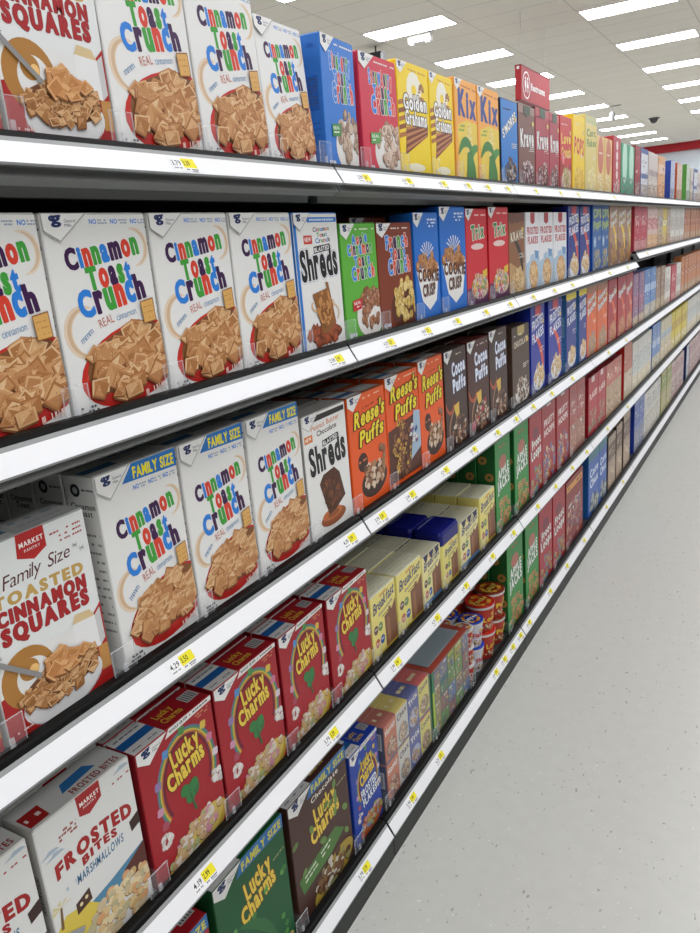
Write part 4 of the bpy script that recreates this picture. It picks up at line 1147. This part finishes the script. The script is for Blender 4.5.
for i in range(NB):
    y0, y1 = Y_START + PITCH * i, Y_START + PITCH * (i + 1)
    bay = empty('shelving_bay', (0, y0, 0), 'grey store shelving section with five shelves, %s along the aisle' % ORD[i], 'shelving', 'shelving sections of the cereal aisle')
    BAYS.append(bay)
    L = PITCH
    m = MB(); m.box(-DEPTH - 0.03, -DEPTH, 0.002, L - 0.002, 0.0, 2.02, mat('#5E605E', 0.6, tag='metal')); m.build('back_panel', bay)
    m = MB(); m.box(-DEPTH, -DEPTH + 0.035, 0.003, 0.033, 0.10, 2.02, m_grey); m.build('upright', bay)
    m = MB()
    m.prism([(-0.004, 0.0), (-0.004, 0.072), (-0.05, 0.072), (-0.05, 0.0)], 0.002, L - 0.002, m_kick)
    m.build('kick_plate', bay)
    for row in (1, 2, 3, 4, 5):
        z = shelf_z(row, (y0 + y1) / 2)
        m = MB()
        if row < 5:
            m.prism([(-DEPTH, z - 0.014), (-DEPTH, z), (-0.02, z), (-0.02, z - 0.034), (-0.012, z - 0.048), (-0.03, z - 0.056), (-0.04, z - 0.014)], SEAM_EXTRA, L - SEAM_EXTRA, m_grey)
            m.prism([(-DEPTH, z - 0.05), (-DEPTH, z - 0.014), (-0.16, z - 0.014), (-0.18, z - 0.045)], 0.06, L - 0.06, m_dark)
            if row == 1 and i < 3:
                m.prism([(-0.085, z - 0.064), (-0.078, z - 0.014), (-0.11, z - 0.014), (-0.105, z - 0.064)], 0.02, L - 0.02, m_grey)   # stiffener under the deck
        else:
            m.prism([(-DEPTH, 0.05), (-DEPTH, z), (-0.02, z), (-0.02, 0.0725), (-0.05, 0.0725), (-0.05, 0.05)], SEAM_EXTRA, L - SEAM_EXTRA, mat('#343634', 0.55, tag='metal'))
        sh = m.build('shelf', bay)
        SHELVES[(i, row)] = sh
        m = MB()   # price channel leaning back, with a rolled lower lip
        m.prism([(0.0, z - 0.0315), (-0.0195, z - 0.0005), (-0.0205, z - 0.0012), (-0.0022, z - 0.0325)], 0.004, L - 0.004, m_white)
        m.build('price_strip', sh)
        m = MB()
        m.prism([(0.001, z - 0.0345), (0.0015, z - 0.0315), (-0.0035, z - 0.0318), (-0.004, z - 0.0345)], 0.004, L - 0.004, mat('#8A8C8A', 0.4, tag='plastic'))
        m.prism([(-0.0180, z - 0.0025), (-0.0215, z + 0.0035), (-0.0255, z + 0.0035), (-0.0205, z - 0.0025)], 0.004, L - 0.004, mat('#9A9C9A', 0.4, tag='plastic'))
        m.build('strip_trim', sh)
        m = MB()   # black front rail that carries the dividers
        m.prism([(-0.0215, z + 0.0005), (-0.0255, z + 0.0105), (-0.030, z + 0.013), (-0.046, z + 0.013), (-0.046, z + 0.0005)], SEAM_EXTRA, L - SEAM_EXTRA, m_black)
        m.build('front_rail', sh)
        for ti, ty in enumerate(TAGS[row]):
            if not y0 <= ty < y1 - 0.06:
                continue
            m = MB()
            A = TAG_ART[(ti + row) % 4]
            for pts, col, lay in A.p:
                q = []
                for u, v in pts:
                    t = v / 0.0365 + 0.06
                    nx = 0.0006 + lay * 2e-5
                    q.append((-0.0195 * t + nx * 0.85, ty - y0 + u, z - 0.0315 + 0.031 * t + nx * 0.53))
                m.face(q, mat(col, 0.6, tag='paper'))
            m.build('price_tag', sh)

DIV = MB()
def divider_mesh():
    m = MB()
    m.box(-0.25, -0.001, -0.0006, 0.0006, 0.002, 0.040, m_clear)          # fin between two boxes
    m.box(0.0004, 0.0016, -0.024, 0.024, 0.0, 0.044, m_clear)             # small front lip
    m.box(0.0002, 0.0020, -0.0244, -0.0234, 0.0, 0.0445, m_edge)
    m.box(0.0002, 0.0020, 0.0234, 0.0244, 0.0, 0.0445, m_edge)
    m.box(0.0002, 0.0020, -0.0244, 0.0244, 0.0436, 0.0446, m_edge)
    m.box(0.0000, 0.0030, -0.004, 0.004, 0.0, 0.014, m_edge)
    return m.mesh('divider')
DIV_ME = divider_mesh()
def add_divider(row, y):
    i = int((y - Y_START) // PITCH)
    sh = SHELVES[(i, row)]
    o = place(DIV_ME, 'divider', sh, (FRONT_X + 0.010, y - (Y_START + PITCH * i), shelf_z(row, y) + 0.0135))
    return o

# ------------------------------------------------------------------ the cereal, row by row
# (kind, near end, far end, how many deep, extra) ; distances along the shelf in metres from the camera
ROWS = {
1: [('mk', .515, .722, 1), ('mk', .727, .922, 2), ('ctc', .922, 1.127, 1, dict(lean=-1.5)), ('ctc', 1.127, 1.327, 1, dict(lean=-2)), ('ctc', 1.331, 1.506, 1, dict(h=.272, lean=-3.5)),
    ('blueb', 1.532, 1.697, 1, dict(yaw=3, lean=1)), ('straw', 1.712, 1.916, 2), ('gold', 1.922, 2.120, 2), ('gold', 2.125, 2.303, 2), ('kix', 2.308, 2.497, 1), ('kix', 2.497, 2.700, 1),
    ('smore', 2.728, 2.910, 1), ('kravebr', 2.916, 3.123, 1), ('kravered', 3.127, 3.323, 1), ('kravered', 3.327, 3.485, 1), ('love', 3.493, 3.695, 1), ('pops', 3.710, 3.941, 1),
    ('corn', 3.951, 4.190, 1), ('honey', 4.200, 4.389, 1), ('honey', 4.389, 4.575, 1), ('redd', 4.595, 4.800, 1), ('minty', 4.819, 5.025, 1), ('minty', 5.031, 5.235, 1),
    ('crimson', 5.262, 5.450, 1), ('whiteblue', 5.475, 5.735, 1), ('pale', 5.745, 5.950, 1), ('pale', 5.953, 6.155, 1), ('amber', 6.175, 6.500, 1), ('cream', 6.513, 6.777, 1, dict(back=.10)),
    ('royal', 6.80, 7.03, 1), ('rust', 7.14, 7.45, 1), ('leaf', 7.78, 8.02, 1), ('pale', 8.05, 8.25, 1), ('whiteblue', 8.32, 8.56, 1), ('pale', 8.60, 8.83, 1), ('pale', 8.86, 9.1, 1)] + [('amber', 9.14 + .22 * k, 9.35 + .22 * k, 1) for k in range(8)],
2: [('ctc', .335, .540, 1), ('ctc', .544, .745, 1), ('ctc', .748, .957, 1), ('ctc', .957, 1.164, 1), ('ctc', 1.164, 1.373, 1), ('shred', 1.377, 1.564, 1), ('apple', 1.569, 1.749, 2),
    ('french', 1.752, 1.962, 3, dict(bh=.295)), ('crisp', 1.968, 2.145, 1, dict(h=.300, back=0.0)), ('crisp', 2.149, 2.355, 1, dict(h=.317)), ('trix', 2.361, 2.563, 1), ('trix', 2.567, 2.777, 1, dict(h=.318)),
    ('bronze', 2.784, 2.979, 1), ('mpff', 2.983, 3.170, 1), ('mpff', 3.175, 3.380, 1), ('mpff', 3.385, 3.600, 1), ('navyff', 3.615, 3.835, 1), ('navyff', 3.840, 4.057, 1),
    ('bluemix', 4.110, 4.320, 1), ('bluemix', 4.325, 4.510, 1), ('smacks', 4.520, 4.745, 1), ('smacks', 4.75, 4.99, 1), ('smacks', 5.0, 5.17, 1),
    ('redfar', 5.277, 5.515, 1), ('redfar', 5.52, 5.756, 1), ('pinkfar', 5.76, 5.98, 1), ('pinkfar', 5.985, 6.207, 1), ('tanfar', 6.21, 6.45, 1), ('yellowfar', 6.455, 6.66, 1), ('tanfar', 6.665, 6.87, 1),
    ('whitefar', 6.88, 7.15, 1), ('whitefar', 7.155, 7.43, 1), ('whitefar', 7.435, 7.71, 1)] + [('orangefar', 7.73 + .225 * k, 7.95 + .225 * k, 1) for k in range(15)],
3: [('mk', .320, .528, 2), ('mk', .534, .736, 1), ('ctcfam', .758, .947, 4), ('ctcfam', .949, 1.138, 3), ('ctcfam', 1.140, 1.333, 3), ('shredpb', 1.335, 1.530, 2),
    ('reese', 1.533, 1.735, 4, dict(h=.302)), ('reesechoc', 1.738, 1.946, 4, dict(h=.313)), ('reese', 1.948, 2.130, 3, dict(h=.322)), ('cocoa', 2.135, 2.327, 3), ('cocoared', 2.329, 2.532, 2), ('cocoa', 2.536, 2.734, 2, dict(h=.331)),
    ('choc', 2.790, 3.010, 1), ('navyff3', 3.040, 3.245, 2), ('navyff3', 3.290, 3.520, 1), ('navygold', 3.590, 3.784, 1), ('navygold', 3.833, 3.995, 1), ('tango', 4.005, 4.240, 1), ('tango', 4.245, 4.510, 1),
    ('brick', 4.52, 4.765, 1), ('brick', 4.78, 5.03, 1), ('brick', 5.04, 5.275, 1), ('mauve', 5.285, 5.49, 1), ('mauve', 5.50, 5.705, 1), ('skyfar', 5.72, 5.96, 1), ('skyfar', 5.97, 6.205, 1),
    ('brownfar', 6.22, 6.44, 1), ('brownfar', 6.45, 6.67, 1), ('whitefar', 6.69, 7.0, 1), ('redfar', 7.02, 7.32, 1), ('whitefar', 7.34, 7.64, 1)] + [('orangefar3', 7.66 + .24 * k, 7.89 + .24 * k, 1) for k in range(14)],
4: [('frost', .325, .528, 2), ('frost', .534, .732, 4), ('lucky', .738, .944, 3), ('lucky', .948, 1.160, 3), ('lucky', 1.166, 1.356, 3), ('lucky', 1.362, 1.567, 2),
    ('bfast', 1.573, 1.726, 4), ('bfast', 1.729, 1.900, 4), ('bpack', 1.904, 2.048, 3, dict(h=.172)), ('CAN', 2.052, 2.205, 4), ('bpack', 2.212, 2.390, 3, dict(h=.172)), ('bfast', 2.399, 2.560, 4, dict(h=.200)),
    ('jack', 2.572, 2.750, 4), ('jack', 2.795, 2.986, 3), ('loopred', 2.993, 3.178, 2), ('fruit', 3.184, 3.412, 2), ('fruit', 3.416, 3.645, 2), ('rosy', 3.652, 3.805, 1), ('rosy', 3.810, 3.98, 1),
    ('carmine', 4.045, 4.275, 2), ('carmine', 4.282, 4.485, 2), ('coral', 4.495, 4.705, 2), ('coral', 4.712, 4.945, 2), ('postred', 5.04, 5.305, 1), ('cheer', 5.315, 5.515, 1), ('cheer', 5.52, 5.72, 1), ('cheer', 5.725, 5.91, 1),
    ('cheer', 5.915, 6.10, 1), ('azure', 6.14, 6.34, 1), ('azure', 6.345, 6.53, 1), ('ecru', 6.54, 6.74, 1), ('ecru', 6.745, 6.945, 1), ('ecru', 6.95, 7.15, 1)] + [('lemon', 7.155 + .22 * k, 7.37 + .22 * k, 1) for k in range(5)] + [('cheer', 8.27 + .21 * k, 8.47 + .21 * k, 1) for k in range(12)],
5: [('luckyredfam', .600, .845, 2), ('luckyfam', .860, 1.108, 3), ('luckychoc', 1.128, 1.392, 3), ('luckyblue', 1.402, 1.560, 3), ('VARIETY', 1.592, 1.905, 1), ('MULTI', 1.915, 2.238, 1), ('CUPS', 2.245, 2.668, 1),
    ('jack', 2.674, 2.876, 4, dict(h=.388)), ('jack', 2.919, 3.112, 3, dict(h=.382)), ('loopred', 3.118, 3.332, 2, dict(h=.380)), ('loopred', 3.338, 3.562, 2, dict(h=.376)), ('bigred', 3.580, 3.930, 1), ('cobalt', 4.063, 4.322, 2), ('cobalt', 4.330, 4.539, 2),
    ('umber', 4.580, 4.80, 1, dict(h=.336)), ('umber', 4.83, 5.01, 1, dict(h=.347)), ('umber', 5.05, 5.28, 1, dict(h=.372)), ('indigo', 5.45, 5.65, 1), ('indigo', 5.655, 5.855, 1), ('snow', 5.86, 6.11, 1), ('snow', 6.115, 6.37, 1), ('snow', 6.375, 6.63, 1),
    ('olive', 6.665, 6.96, 1), ('olive', 6.965, 7.27, 1), ('blush', 7.28, 7.55, 1), ('blush', 7.555, 7.83, 1), ('blush', 7.835, 8.10, 1), ('inkside', 8.34, 8.56, 1)] + [('blush', 8.60 + .24 * k, 8.83 + .24 * k, 1) for k in range(9)],
}
JR = random.Random(11)
SPECIAL = {'CAN', 'VARIETY', 'MULTI', 'CUPS'}
COUNT = {}
for row, items in ROWS.items():
    for it in items:
        COUNT[(row, it[0])] = COUNT.get((row, it[0]), 0) + 1
SEEN = {}
spots = {}
for row, items in ROWS.items():
    for it in items:
        key, y0, y1, deep = it[:4]
        opt = it[4] if len(it) > 4 else {}
        if key in SPECIAL:
            spots[(row, key)] = (y0, y1)
            continue
        k = K[key]
        me = get_mesh(key)
        n = SEEN[(row, key)] = SEEN.get((row, key), 0) + 1
        sn = SHELFNAME[row]
        many = COUNT[(row, key)] > 1
        for dd in range(deep):
            h = opt.get('h', k['h'])
            if dd and 'bh' in opt:
                h = opt['bh']
            sy = (y1 - y0 - 0.0055) / (k['w'] - 0.004)
            x = FRONT_X - opt.get('back', 0) - dd * (k['d'] + 0.003) - (JR.uniform(0, 0.004) if dd == 0 else 0.004)
            yaw = math.radians(opt.get('yaw', JR.uniform(-0.45, 0.45))) if dd == 0 else 0
            if x - k['d'] < -DEPTH + 0.04:
                break
            z = shelf_z(row, (y0 + y1) / 2) + 0.0005
            if dd == 0:
                lab = '%s, %s shelf' % (k['desc'], sn)
                if many:
                    lab = '%s, %s of these from near end, %s shelf' % (k['desc'], ORD[n - 1], sn)
            else:
                lab = 'copy of the %s' % k['desc']
                lab = '%s, %s behind the %s, %s shelf' % (' '.join(k['desc'].split()[:5]).rstrip(','), ['one', 'two', 'three'][dd - 1], (ORD[n - 1] + ' one') if many else 'front one', sn)
            o = place(me, k['name'], None, (x, (y0 + y1) / 2, z), lab, k['cat'], '%s on the %s shelf' % (' '.join(k['desc'].split()[:4]).rstrip(',') + ' row', sn) if many or deep > 1 else None, None, yaw, (1, sy, h / k['h']))
            if opt.get('lean') and dd == 0:
                o.rotation_euler.y = math.radians(opt['lean'])
                o.location.z += max(0.0, -math.sin(math.radians(opt['lean']))) * k['d'] + (0 if opt['lean'] < 0 else 0.0003)


# clear dividers between the near boxes
for row, items in ROWS.items():
    for a, b in zip(items, items[1:]):
        if a[0] in SPECIAL and b[0] in SPECIAL and row == 5 and False:
            continue
        y = (a[2] + b[1]) / 2
        if 0.3 < y < 3.7:
            add_divider(row, y)

# ---- powder canisters with blue lids (fourth shelf)
def rrect(hx, hy, r, n=5):
    pts = []
    for cx, cy, a0 in ((hx - r, hy - r, 0), (-hx + r, hy - r, 90), (-hx + r, -hy + r, 180), (hx - r, -hy + r, 270)):
        for k in range(n + 1):
            a = math.radians(a0 + 90 * k / n)
            pts.append((cx + r * math.cos(a), cy + r * math.sin(a)))
    return pts
def loft(mb, rings, m):
    n = len(rings[0][0])
    i = len(mb.v); k = mb.slot(m)
    for pts, z in rings:
        mb.v += [(x, y, z) for x, y in pts]
    for j in range(len(rings) - 1):
        for a in range(n):
            b = (a + 1) % n
            mb.f.append((i + j * n + a, i + j * n + b, i + (j + 1) * n + b, i + (j + 1) * n + a)); mb.m.append(k)
    mb.f.append(tuple(i + a for a in range(n))[::-1]); mb.m.append(k)
    j = len(rings) - 1
    mb.f.append(tuple(i + j * n + a for a in range(n))); mb.m.append(k)
y0, y1 = spots[(4, 'CAN')]
cw = (y1 - y0) / 2 - 0.002
proto = None
for r in range(4):
    loc = (FRONT_X - 0.052 - r * 0.106, (y0 + y1) / 2, ZS[4] + 0.0005)
    if proto is None:
        t = proto = empty('powder_canister', loc, None, 'canister', 'pale yellow canisters with blue lids')
        mb = MB()
        loft(mb, [(rrect(0.046, cw - 0.006, 0.012), 0), (rrect(0.049, cw - 0.003, 0.014), 0.006), (rrect(0.049, cw - 0.003, 0.014), 0.14), (rrect(0.047, cw - 0.005, 0.014), 0.152)], mat('#E2D67C', 0.35, tag='plastic'))
        A = Art(2 * cw - 0.034, 0.145, 4); d_breakfast(A)
        for pts, col, lay in A.p:
            mb.face([(0.0492 + lay * Art.STEP, u - cw + 0.017, v + 0.004) for u, v in pts], mat(col, 0.4))
        mb.build('body', t)
        mb = MB(); mblue = mat('#10166F', 0.4, tag='plastic')
        loft(mb, [(rrect(0.050, cw - 0.001, 0.015), 0.150), (rrect(0.051, cw, 0.015), 0.154), (rrect(0.051, cw, 0.015), 0.186), (rrect(0.047, cw - 0.004, 0.013), 0.197), (rrect(0.040, cw - 0.012, 0.011), 0.1975), (rrect(0.038, cw - 0.014, 0.010), 0.195)], mblue)
        mb.build('lid', t)
    else:
        t = copy_tree(proto, loc)
    t['label'] = ['yellow canister with dark blue lid, at the front of its row', 'blue-lidded yellow canister, one back from the front', 'blue-lidded yellow canister, two back from the front', 'blue-lidded yellow canister, deepest in its row'][r]

# ---- variety packs of small cartons (bottom shelf)
y0, y1 = spots[(5, 'VARIETY')]
mini = [('#C0622C', '#8E3A1E', 'orange-brown'), ('#C9C6BC', '#8A8A86', 'white'), ('#3A4690', '#A8B0C8', 'navy'), ('#D8CC58', '#8A7A3A', 'yellow')]
mini_top = ['#B4461E', '#D8C04A', '#2A3686', '#C8341E']
for lv in range(2):
    t = empty('cereal_variety_pack', (FRONT_X, (y0 + y1) / 2, ZS[5] + 0.0005 + lv * 0.129), ['lower shrink-wrapped pack of small cereal cartons, bottom shelf', 'upper shrink-wrapped pack of small cereal cartons, bottom shelf'][lv], 'variety pack', 'variety packs stacked on the bottom shelf')
    w1 = (y1 - y0 - 0.006) / 4
    for r in range(3):
        for c in range(4):
            base, acc, nm = mini[(c + (1 if r else 0) * 2) % 4] if r else mini[c]
            def fr_(a, acc=acc, c=c, lv=lv):
                a.text(['Honey', 'Chex', 'Trix', 'Cocoa'][c], 0.10, 0.72, 0.90, 0.80, 0.15, '#E8E2D8' if c != 1 and c != 3 else '#5A3A3A', bold=0.05, gap=0.08)
                a.ell(0.5, 0.32, 0.42, 0.40, acc)
                a.pile(0.5, 0.34, 0.36, 0.34, ['#C8A070', '#A87A48', '#D8C0A0', '#7A5A40'], 0.10, 26, 'round', edge='#5A3A24')
                a.rect(0, 0.0, 1, 0.07, '#5A4A6A')
            me = carton_mesh('small_carton', w1 - 0.001, 0.124, 0.068, base, fr_, side_code if c == 0 else None, '#1C2452', (lambda a, c=c: (a.rect(0, 0, 1, 1, mini_top[c]), a.fine(0.2, 0.5, 0.8, 0.5, 0.2, '#E8D8A0', 3))), mini_top[c], seed=c + 4 * lv)
            place(me, 'small_carton', t, (-r * 0.070 - 0.002, -1.5 * w1 + c * w1, 0.001))
    m = MB()
    hw = (y1 - y0) / 2 - 0.001
    for yy in (-hw, hw):
        pass
    wrap = mat('#F4F6F8', 0.10, tag='film', alpha=0.14, spec=0.9)
    m.face([(0.001, -hw, 0), (0.001, hw, 0), (0.001, hw, 0.127), (0.001, -hw, 0.127)], wrap)
    m.face([(0.001, -hw, 0.127), (0.001, hw, 0.127), (-0.212, hw, 0.127), (-0.212, -hw, 0.127)], wrap)
    m.face([(0.001, -hw, 0), (0.001, -hw, 0.127), (-0.212, -hw, 0.127), (-0.212, -hw, 0)], wrap)
    m.face([(0.001, hw, 0), (-0.212, hw, 0), (-0.212, hw, 0.127), (0.001, hw, 0.127)], wrap)
    m.build('shrink_wrap', t)

# ---- tall multipack with a film window on top (bottom shelf)
y0, y1 = spots[(5, 'MULTI')]
def d_multi(a):
    cs = ['#7A8A5A', '#8A7A78', '#5A7A6A', '#8E8A6A', '#6A7A98', '#9A8A6A', '#8A6A6A', '#6E8E5E', '#A09A50', '#7A7A8E']
    for r in range(4):
        for c in range(5):
            a.rect(c / 5 + 0.004, r / 4 + 0.004, (c + 1) / 5 - 0.004, (r + 1) / 4 - 0.004, a.r.choice(cs))
            a.pile(c / 5 + 0.1, r / 4 + 0.09, 0.08, 0.055, ['#B0A080', '#8A8A5A', '#A8B088', '#8A6A5A', '#5A6A9A'], 0.025, 6, 'round', edge='#4A4A3A')
            a.fine(c / 5 + 0.03, r / 4 + 0.19, c / 5 + 0.17, r / 4 + 0.20, 0.025, a.r.choice(['#C8D0C0', '#C8C04A', '#D8D4D0', '#3A4A8A']), 3)
    a.rect(0, 0, 0.06, 1, '#2F7A54')
    a.rect(0, 0.18, 0.05, 0.7, '#A8C044')
t = empty('cereal_multipack', (FRONT_X, (y0 + y1) / 2, ZS[5] + 0.0005), 'green cluttered multipack carton with grey film window on top', 'multipack')
me = carton_mesh('carton', y1 - y0 - 0.004, 0.245, 0.20, '#4A7A5A', d_multi, side_info('#7AA05A'), '#2F7A54', lambda a: (a.rect(0, 0, 1, 1, '#A84A3A'), a.rect(0.0, 0.90, 1, 1, '#2A3A7A')), '#A84A3A', seed=8)
place(me, 'carton', t)
m = MB(); hw = (y1 - y0) / 2
m.box(-0.185, -0.022, -hw + 0.03, hw - 0.035, 0.2465, 0.248, mat('#9AA6AA', 0.15, tag='film', spec=0.8))
m.build('film_window', t)
for r in range(1):
    me2 = carton_mesh('cereal_multipack', y1 - y0 - 0.004, 0.245, 0.18, '#4A7A5A', d_multi, None, '#2F7A54', None, '#8A4A3A', seed=9)
    place(me2, 'cereal_multipack', None, (FRONT_X - 0.21, (y0 + y1) / 2, ZS[5] + 0.0005), 'second green multipack carton behind the one with film window', 'multipack')

# ---- single serve cups (bottom shelf)
def cup(name, loc, r, h, body, lid, lidpic, text, tc, label, group, round_=True):
    t = empty(name, loc, label, 'cereal cup', group)
    m = MB(); mbod = mat(body, 0.35, tag='plastic')
    white = mat('#D8D4CE', 0.35, tag='plastic')
    prof = [(r * 0.74, 0), (r * 0.76, 0.003), (r * 0.92, h * 0.80), (r * 0.93, h * 0.86), (r * 0.97, h * 0.88), (r * 0.97, h * 0.955)]
    m.lathe(prof, 0, 0, mbod, 30, mfun=lambda j: white if j >= 3 else mbod)
    # lettering wrapped round the side that faces the aisle
    A = Art(r * 2.4, h * 0.72, 2)
    A.text(text, 0.22, 0.46, 0.80, 0.54, 0.24, tc, bold=0.05, gap=0.07)
    A.pile(0.5, 0.2, 0.3, 0.10, ['#C8A070', '#8A5A3A', '#D8C8A8'], 0.04, 22, 'round', edge='#4A2A1A')
    for k in range(3):
        A.ell(0.08 + 0.42 * k, 0.85, 0.06, 0.05, '#E8B040')
    for pts, col, lay in A.p:
        q = []
        for u, v in pts:
            z = v + h * 0.06
            rr = r * (0.76 + 0.16 * z / (h * 0.8)) + 0.0006 + lay * 3e-5
            a = (u - r * 1.2) / (r * 0.86)
            q.append((rr * math.cos(a), rr * math.sin(a), z))
        m.face(q, mat(col, 0.4))
    m.build('cup_body', t)
    m = MB(); ml = mat(lid, 0.25, tag='foil')
    m.lathe([(r * 0.985, h * 0.955), (r, h * 0.965), (r, h * 0.985), (r * 0.96, h), (r * 0.90, h * 0.992)], 0, 0, ml, 30)
    A = Art(r * 1.7, r * 1.7, 6)
    for k in range(14):
        b = k * 0.449
        A.ell(0.5 + 0.36 * math.cos(b), 0.5 + 0.36 * math.sin(b), 0.09, 0.09, ['#C8862A', '#8E3A1E', '#D8A83A'][k % 3], n=12)
    A.text(text, 0.10, 0.42, 0.90, 0.46, 0.22, lidpic, bold=0.06, gap=0.07, out='#4A1A10', ow=0.05)
    for pts, col, lay in A.p:
        m.face([(v - r * 0.85, u - r * 0.85, h * 0.993 + 0.0002 + lay * 2e-5) for u, v in pts], mat(col, 0.3))
    m.build('lid', t)
    return t
z5 = ZS[5] + 0.0005
CUPH = 0.114
def stack(kind_, x, y, n, deepn, near):
    r, h, body, lid, pic, txt, tc, nm, desc = kind_
    for dd in range(deepn):
        for k in range(n):
            where = ['at the foot of', 'second in', 'third in'][k] if k < n - 1 or n == 1 else 'on top of'
            if n == 1: where = 'standing in'
            lab = '%s, %s the %s stack%s' % (desc, where, near, ['', ' one row behind', ' two rows behind'][dd])
            key = (nm, txt)
            loc = (x - dd * (2 * r + 0.003), y, z5 + k * h)
            if key not in CUPS:
                CUPS[key] = cup('cereal_cup', loc, r, h, body, lid, pic, txt, tc, lab, nm)
            else:
                c = copy_tree(CUPS[key], loc, JR.uniform(-0.3, 0.3)); c['label'] = lab
CUPS = {}
stack((0.058, CUPH, '#A83020', '#7A2A16', '#E0C050', 'Puffs', '#E8C83A', 'red cereal cups', 'red cup with brown foil lid'), FRONT_X - 0.050, 2.606, 2, 3, 'farthest')
stack((0.058, CUPH, '#B02E22', '#B8281E', '#E8C45A', 'Loops', '#E8C83A', 'scarlet cereal cups', 'scarlet cup with orange ringed lid'), FRONT_X - 0.048, 2.484, 2, 3, 'middle')
stack((0.048, 0.104, '#C8CCD4', '#1A3AA0', '#E8ECF4', 'Flakes', '#C03038', 'blue lidded cereal cups', 'white cup with royal blue lid'), FRONT_X - 0.044, 2.375, 2, 2, 'blue')
stack((0.038, 0.072, '#B82A26', '#C8C4BE', '#B82A26', 'Trix', '#D8DCC8', 'small red cereal cups', 'small red cup with white rim'), FRONT_X - 0.040, 2.288, 3, 2, 'nearest')

# ------------------------------------------------------------------ hanging sign and ceiling fittings
SX, SY0, SY1, SZ0, SZ1, ST = -2.50, 10.84, 12.20, 3.405, 3.838, 0.085
mred = mat('#A32228', 0.5, tag='paint')
sg = empty('hanging_sign', (SX, (SY0 + SY1) / 2, SZ0), 'red hanging Restrooms sign with white round pictogram above the shelves', 'sign')
hl = (SY1 - SY0) / 2
m = MB(); m.box(-ST, 0, -hl, hl, 0, SZ1 - SZ0, mred)
for zz in (0, SZ1 - SZ0 - 0.012):
    m.box(-ST - 0.004, 0.004, -hl - 0.004, hl + 0.004, zz - 0.001, zz + 0.013, mat('#7E1A20', 0.5, tag='paint'))
m.box(-ST * 0.7, -ST * 0.3, -hl - 0.006, -hl, 0.38, 0.415, mat('#E8E4E0', 0.5, tag='paint'))
m.build('sign_box', sg)
A = Art(SY1 - SY0, SZ1 - SZ0, 1)
A.ell(0.165, 0.47, 0.125, 0.125, '#F0EEEC', n=40)
A.ell(0.165, 0.47, 0.112, 0.112, '#A32228', n=40)
for du, skirt in ((-0.038, False), (0.038, True)):
    u = 0.165 + du
    A.ell(u, 0.66, 0.016, 0.016, '#F0EEEC')
    if skirt:
        A.poly([(u - 0.012, 0.60), (u + 0.012, 0.60), (u + 0.03, 0.40), (u - 0.03, 0.40)], '#F0EEEC')
        A.rect(u - 0.012, 0.26, u - 0.003, 0.42, '#F0EEEC'); A.rect(u + 0.003, 0.26, u + 0.012, 0.42, '#F0EEEC')
    else:
        A.rect(u - 0.022, 0.40, u + 0.022, 0.60, '#F0EEEC')
        A.rect(u - 0.014, 0.26, u - 0.003, 0.42, '#F0EEEC'); A.rect(u + 0.003, 0.26, u + 0.014, 0.42, '#F0EEEC')
A.rect(0.162, 0.26, 0.168, 0.68, '#F0EEEC')
A.text('Restrooms', 0.315, 0.385, 0.80, 0.385, 0.20, '#F2F0EE', bold=0.03, gap=0.07)
m = MB()
for pts, col, lay in A.p:
    m.face([(0.001 + lay * 3e-4, u - hl, v) for u, v in pts], mat(col, 0.5))
m.build('pictogram', sg)
for dy in (-hl + 0.12, hl - 0.12):
    m = MB(); m.lathe([(0.004, SZ1 - SZ0), (0.004, CEIL - SZ0 - 0.001)], -ST / 2, dy, mat('#B8B8B4', 0.4, tag='metal'), 8)
    m.build('rod', sg)

em = empty('emergency_light', (-3.98, 10.95, CEIL), 'white emergency light with two lamp heads beside a ceiling panel', 'emergency light')
m = MB(); m.box(-0.17, 0.17, -0.05, 0.05, -0.10, -0.001, mat('#DAD9D6', 0.4, tag='plastic')); m.build('housing', em)
for dx in (-0.12, 0.12):
    m = MB(); m.lathe([(0.03, -0.125), (0.038, -0.118), (0.038, -0.108), (0.02, -0.10)], dx, -0.01, mat('#D8D6D2', 0.4, tag='plastic'), 16); m.build('lamp_head', em)
bx = empty('ceiling_camera', (-4.72, 11.0, CEIL + 0.0), 'small black boxed camera hanging behind the blue cereal box', 'camera')
m = MB(); m.box(-0.14, 0.10, -0.06, 0.06, -0.20, -0.09, mat('#1A1C1C', 0.4, tag='plastic')); m.build('housing', bx)
m = MB(); m.box(0.10, 0.14, -0.05, 0.05, -0.205, -0.105, mat('#8A8C8C', 0.3, tag='plastic')); m.build('lens_hood', bx)
m = MB(); m.lathe([(0.012, -0.10), (0.012, -0.001)], 0, 0, mat('#1A1C1C', 0.4, tag='plastic'), 10); m.build('bracket', bx)
dm = empty('dome_camera', (-2.89, 24.1, CEIL), 'dark smoked dome camera on the white ceiling', 'camera')
m = MB(); m.lathe([(0.12, -0.03), (0.15, -0.02), (0.15, -0.001)], 0, 0, mat('#4A4C4C', 0.4, tag='plastic'), 24); m.build('base_ring', dm)
m = MB(); m.lathe([(0.02, -0.14), (0.06, -0.125), (0.09, -0.09), (0.115, -0.03)], 0, 0, mat('#101214', 0.1, tag='plastic', spec=0.8), 24); m.build('dome', dm)
tk = empty('track_light', (-3.6, 20.6, CEIL), 'thin ceiling track with one grey spotlight among far lights', 'track light')
m = MB(); m.box(-0.9, 0.5, -0.012, 0.012, -0.02, -0.001, mat('#9A9A98', 0.4, tag='metal')); m.build('track', tk)
m = MB(); m.lathe([(0.07, -0.34), (0.075, -0.20), (0.05, -0.14)], 0.3, 0, mat('#B4B4B2', 0.4, tag='metal'), 16); m.build('spotlight', tk)
m = MB(); m.lathe([(0.012, -0.15), (0.012, -0.03)], 0.3, 0, mat('#9A9A98', 0.4, tag='metal'), 8); m.build('stem', tk)
